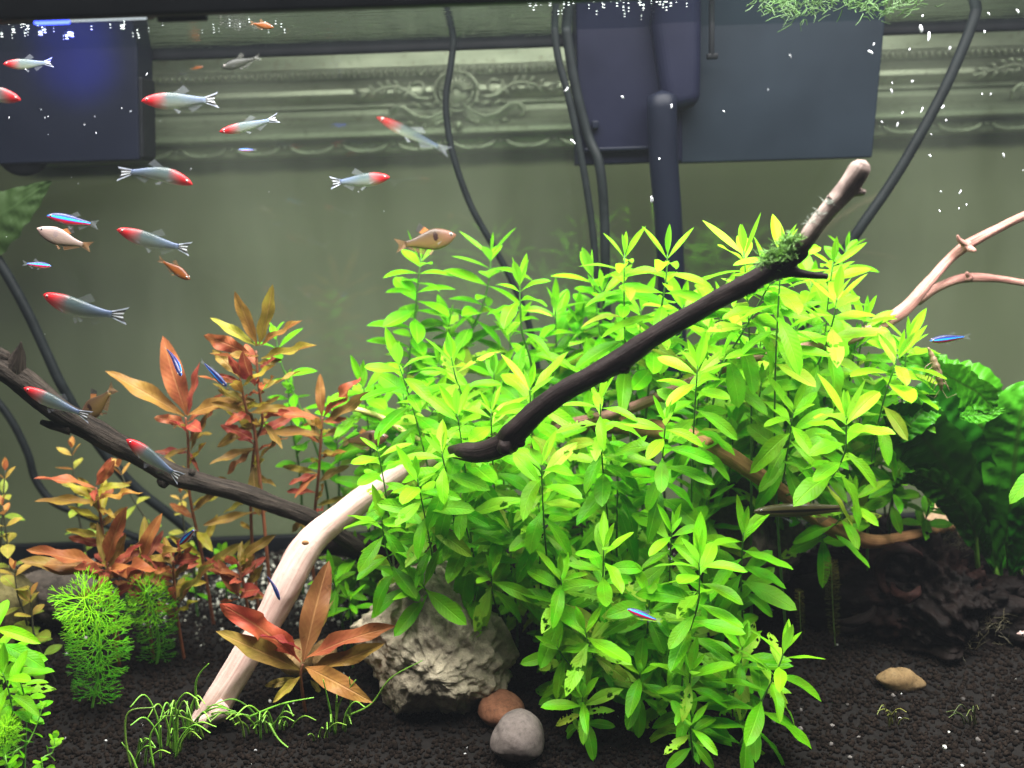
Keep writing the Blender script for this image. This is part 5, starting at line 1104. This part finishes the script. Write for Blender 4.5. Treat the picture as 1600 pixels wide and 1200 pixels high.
def fish(kind, head, tail, d, label, dz=None, bend=0.0, roll=0.0, vb=0.0, group=None, name='fish', fat=1.0):
    if dz is None: dz = ru(-.012, .012)
    bend += ru(-.22, .22); fat *= ru(.92, 1.08)
    sp = SPEC[kind]; H = P(*head, d); T = P(*tail, d + dz); X = T - H; L = X.length; X.normalize()
    up = Vector((0, 0, 1)); up = Matrix.Rotation(roll, 3, X) @ (up - X * up.dot(X)).normalized()
    Y = up.cross(X)
    M = Matrix(((X.x * L, Y.x * L, up.x * L, H.x), (X.y * L, Y.y * L, up.y * L, H.y), (X.z * L, Y.z * L, up.z * L, H.z), (0, 0, 0, 1)))
    def bd(x, y, z):
        return (x, y + bend * max(0, x - .25) ** 2, z * fat + vb * (x - .4) ** 2)
    pr = np.array(sp['prof']); us = np.concatenate([np.linspace(0, .1, 6), np.linspace(.13, .8, 18)])
    V, F, U = [], [], []; ns = 16
    for u in us:
        t, b, w = (float(np.interp(u, pr[:, 0], pr[:, i])) for i in (1, 2, 3))
        for k in range(ns):
            a = 2 * math.pi * k / ns
            z = (t + b) / 2 + (t - b) / 2 * math.sin(a); y = w * math.copysign(abs(math.cos(a)) ** .9, math.cos(a))
            V.append(bd(u, y, z)); U.append((u, .5 + .5 * math.sin(a)))
    for i in range(len(us) - 1):
        for k in range(ns):
            k2 = (k + 1) % ns; F.append((i * ns + k, i * ns + k2, (i + 1) * ns + k2, (i + 1) * ns + k))
    F.append(tuple(range(ns - 1, -1, -1))); F.append(tuple((len(us) - 1) * ns + k for k in range(ns)))
    body = link(name, mesh(name, V, F, FM[kind], U)); body.matrix_basis = M
    tag(body, label, 'fish', group)
    def fin(nm, fn, mat, n1=6, n2=8):
        V, F, U = [], [], []
        for i in range(n1 + 1):
            for k in range(n2 + 1):
                x, y, z = fn(i / n1, k / n2); V.append(bd(x, y, z)); U.append((i / n1, k / n2))
        for i in range(n1):
            for k in range(n2): a = i * (n2 + 1) + k; F.append((a, a + 1, a + n2 + 2, a + n2 + 1))
        link(nm, mesh(nm, V, F, mat, U), body)
    pt = sp['prof'][-1][1]
    fin('tail_fin', lambda r, s: (.785 + .18 * r * (.66 + .34 * abs(2 * s - 1) ** 1.2), .008 * math.sin(r * 5 + s * 6), (2 * s - 1) * (pt * .95 + (.066 if kind != 'sae' else .045) * r)), FIN[sp['tail']])
    top = lambda u: float(np.interp(u, pr[:, 0], pr[:, 1])); bot = lambda u: float(np.interp(u, pr[:, 0], pr[:, 2]))
    hd = .13 if kind in ('serp', 'pale', 'orange', 'dark') else .10
    d0, d1 = (.40, .52) if kind != 'sae' else (.32, .44)
    fin('dorsal_fin', lambda r, s: (d0 + (d1 - d0) * s + r * (.14 - .05 * s), 0, top(d0 + (d1 - d0) * s) - .008 + r * hd * (1 - .55 * s)), FIN[sp['dors']], 5, 5)
    a0_, a1_ = (.48, .72) if kind in ('serp', 'pale', 'orange', 'dark') else (.56, .70)
    fin('anal_fin', lambda r, s: (a0_ + (a1_ - a0_) * s + r * .06, 0, bot(a0_ + (a1_ - a0_) * s) + .008 - r * .085 * (1 - .75 * s)), FIN[sp['fin']], 4, 6)
    for sg in (-1, 1):
        fin('pelvic_fin', lambda r, s, sg=sg: (.38 + .03 * s + r * .07, sg * (.018 + .03 * r), bot(.38) + .012 - r * .075 * (1 - .4 * s)), FIN[sp['fin']], 3, 3)
        fin('pectoral_fin', lambda r, s, sg=sg: (.23 + r * .09, sg * (.050 + .035 * r), -.035 - .03 * s * r - r * .02), FIN['clear'], 3, 3)
        ex, ez, er = sp['eye']; w = float(np.interp(ex, pr[:, 0], pr[:, 3]))
        q = MB(); q.ball(bd(ex, sg * w * .86, ez), er, 12, 8, (1, .45, 1)); e = link('eye', mesh('eye', q.V, q.F, M_EYE), body)
        q = MB(); q.ball(bd(ex, sg * (w * .86 + er * .30), ez), er * .62, 10, 7, (1, .40, 1)); link('pupil', mesh('pupil', q.V, q.F, M_PUP), e)
    return body
RG, CG, TG = 'red nosed silver fish', 'small neon blue fish', 'tan and orange tetras'
fish('rummy', (5, 101), (86, 98), .60, 'small silver fish with red nose facing left at upper left', group=RG, vb=.05)
fish('rummy', (33, 155), (-70, 132), .52, 'red nosed silver fish half cut by the left edge', group=RG, vb=-.1)
fish('rummy', (221, 158), (346, 156), .56, 'red nosed fish with orange flecked belly in front of the picture frame', group=RG)
fish('rummy', (343, 207), (440, 184), .62, 'red nosed fish below the picture frame beads with its tail raised', group=RG, vb=.05, dz=.01, fat=.8)
fish('rummy', (302, 282), (186, 258), .54, 'red nosed bluish fish facing right with back arched', group=RG, vb=-.35, bend=.1)
fish('rummy', (182, 361), (303, 394), .55, 'red nosed silver fish heading left above the orange fish', group=RG, vb=.12)
fish('rummy', (609, 277), (514, 286), .68, 'dark backed red nosed fish facing right, alone before the plain wall', group=RG)
fish('rummy', (67, 464), (194, 504), .55, 'red nosed silver fish heading left below the two blue ones', group=RG, vb=.15, bend=.15)
fish('rummy', (37, 606), (142, 656), .575, 'pale red nosed fish in front of the dark left branch', group=RG)
fish('rummy', (198, 686), (285, 752), .59, 'dim red nosed fish sliding along the lower dark branch', group=RG, vb=-.05)
fish('ghost', (588, 183), (708, 240), .80, 'faint red nosed fish crossing the picture frame by the cable', group=RG, fat=.7)
fish('card', (73, 338), (158, 353), .56, 'neon blue and red fish just above the pale tan fish', group=CG, vb=.05)
fish('card', (80, 416), (33, 411), .57, 'neon blue and red fish facing right near the left edge', group=CG)
fish('card', (283, 588), (264, 534), .64, 'blue fish diving beside the tall copper leaf', group=CG, roll=-.4, bend=.2, dz=.02)
fish('card', (354, 604), (312, 560), .62, 'blue fish slanting down in front of the red crown', group=CG, roll=-.4, dz=.01)
fish('card', (281, 851), (310, 820), .60, 'bright blue fish by the crimson shoot above the gravel', group=CG, roll=.3, bend=-.2)
fish('card', (437, 938), (419, 890), .585, 'blue fish in front of the pale driftwood leg', group=CG, roll=-.4, bend=.2)
fish('card', (1452, 533), (1518, 524), .64, 'blue fish alone at right above the broad leaves', group=CG, fat=.85, roll=.25)
fish('card', (980, 952), (1036, 972), .54, 'blue fish among the lower green leaves', group=CG, fat=.85, roll=-.35)
fish('card', (372, 234), (402, 234), .82, 'reflection of a tiny blue fish far back under the frame border', group=CG, fat=.6)  # a reflection, built as a small solid fish
fish('serp', (713, 368), (613, 386), .70, 'tan tetra with black tipped fin over the tall green stem', group=TG, vb=.05)
fish('serp', (607, 682), (528, 692), .68, 'tan tetra with black shoulder spot above the pale driftwood', group=TG)
fish('pale', (57, 358), (146, 390), .60, 'pale pinkish tetra under the neon fish at left', group=TG, vb=.1, fat=.9)
fish('orange', (297, 437), (248, 402), .66, 'small orange fish under the silver red nosed fish', group=TG, fat=.75)
fish('orange', (428, 43), (388, 35), .62, 'small orange fish just under the water surface', group=TG, fat=.8)
fish('serp', (128, 655), (182, 604), .64, 'orange tetra behind the upper dark branch tail end up', group=TG, vb=.1)
fish('dark', (346, 106), (410, 88), .80, 'reflection of a dark blurred fish before the upper frame band', group=TG, fat=.7)  # dark fish reflection, given a body of its own
fish('orange', (318, 104), (296, 108), .845, 'tiny orange fish near the back waterline', group=TG, fat=.6)
fish('sae', (1178, 799), (1345, 794), .605, 'long brown fish with a black side stripe by the dark boulder', fat=1.1, bend=.05)
fish('pale', (1588, 990), (1680, 1000), .60, 'pale fish snout at the right edge over the stump', group=TG, fat=.6)

# shrimp on the broad leaf
M_SHR = m_plain('shrimp_shell', (0.16, 0.11, 0.06), .35, .35, 200)
sr = empty('shrimp', P(1462, 605, .655)); tag(sr, 'small brown shrimp perched on the crinkled broad leaf', 'shrimp')
q = crom([(*P(1450, 543, .655), 1.5 * pxm(.655)), (*P(1456, 556, .655), 4.5 * pxm(.655)), (*P(1462, 572, .653), 6 * pxm(.655)), (*P(1467, 588, .652), 6 * pxm(.655)), (*P(1470, 602, .652), 4 * pxm(.655)), (*P(1471, 610, .653), 1.5 * pxm(.655))], 6)
mb = MB(); mb.tube([p[:3] for p in q], [p[3] * (1 + .12 * math.sin(i * 1.7)) for i, p in enumerate(q)], 10); mb.build('shell', M_SHR, sr)
mb = MB()
for i in range(6):
    x = 1456 + i * 3; y = 566 + i * 6
    for sg in (-1, 1): mb.tube([P(x, y, .653), P(x + sg * 9, y + 6, .650), P(x + sg * 13, y + 16, .650)], .0003, 4)
mb.build('legs', M_SHR, sr)
mb = MB()
for sg in (-1, 1): mb.tube([P(1470, 606, .653), P(1470 + sg * 10, 622, .648), P(1470 + sg * 24, 616, .645)], .00016, 4)
mb.build('antennae', M_SHR, sr)

# ------------------------------------------------------------------ drifting flecks
M_FLECK = m_plain('white_flake', (.82, .84, .90), .6, .05)
FK = []
for i in range(4):
    q = MB(); L = (1.0, 2.4, 3.4, 1.6)[i]
    q.tube([(-L * .5, 0, 0), (-L * .2, .1, .2), (L * .2, 0, .25), (L * .5, .05, 0)], [.35, .5, .48, .3], 7); FK.append(mesh('flake', q.V, q.F, M_FLECK))
fl = [(1441, 25, 9), (1439, 45, 13), (1451, 57, 13), (1365, 69, 5), (1360, 82, 10), (1421, 77, 6), (1484, 75, 6), (1425, 127, 9), (1394, 130, 5), (1393, 143, 6), (1410, 176, 7), (1440, 172, 8), (1473, 167, 8), (1378, 191, 5), (1478, 188, 9), (1534, 147, 8), (1548, 147, 4), (1453, 244, 10), (1568, 243, 7), (1598, 266, 4), (1468, 330, 6), (1498, 326, 6), (1049, 166, 8), (1030, 248, 9), (1018, 312, 12), (972, 152, 8), (885, 140, 9), (895, 222, 10), (1131, 174, 4), (1590, 18, 9), (1538, 50, 9), (1545, 22, 8), (1200, 140, 4), (1235, 88, 5), (1470, 300, 6), (1500, 300, 8), (1510, 320, 7), (1455, 210, 5), (1402, 195, 6)]
fg = [(40, 108, 5), (70, 184, 5), (75, 182, 5), (14, 184, 6), (150, 208, 7), (64, 171, 4), (148, 182, 4), (190, 169, 5), (132, 195, 5), (229, 116, 8), (75, 210, 4), (112, 277, 4), (298, 264, 6), (70, 522, 4), (10, 370, 5), (204, 174, 5), (250, 190, 5), (350, 206, 3), (122, 287, 4), (560, 300, 4), (420, 300, 4), (600, 330, 4)]
for lst, lab, grp in ((fl, 'white food flake drifting in the water before the filter and hose', 'white flakes drifting at upper right'), (fg, 'tiny white speck drifting among the fish at upper left', 'white specks drifting at upper left')):
    for (x, y, s) in lst:
        k = random.randrange(4); r = s * .30 * pxm(.55)
        if lst is fl: r *= 1.0
        else: r *= .55
        o = link('flake', FK[k], None, mw=Matrix.Translation(P(x, y, ru(.5, .6))) @ Matrix.Rotation(ru(-.6, .6), 4, 'Z') @ Matrix.Rotation(ru(.6, 2.4), 4, 'Y') @ Matrix.Diagonal((r, r, r, 1)))
        tag(o, lab, 'flake', grp)

# ------------------------------------------------------------------ slightly cloudy water / air
hz_m, nt = newmat('haze'); hv = nd(nt, 'VolumePrincipled', Color=(.80, .88, 1.0), Density=HAZE, Anisotropy=0.35); nt.nodes.new('ShaderNodeOutputMaterial'); nt.links.new(hv.outputs[0], [n_ for n_ in nt.nodes if n_.type == 'OUTPUT_MATERIAL'][0].inputs['Volume'])
mb = MB(); mb.box((0, .1, .3), (2.6, 1.3, 1.3)); tag(mb.build('haze', hz_m, smooth=False), 'faint haze of the cloudy water', 'haze', kind='stuff')
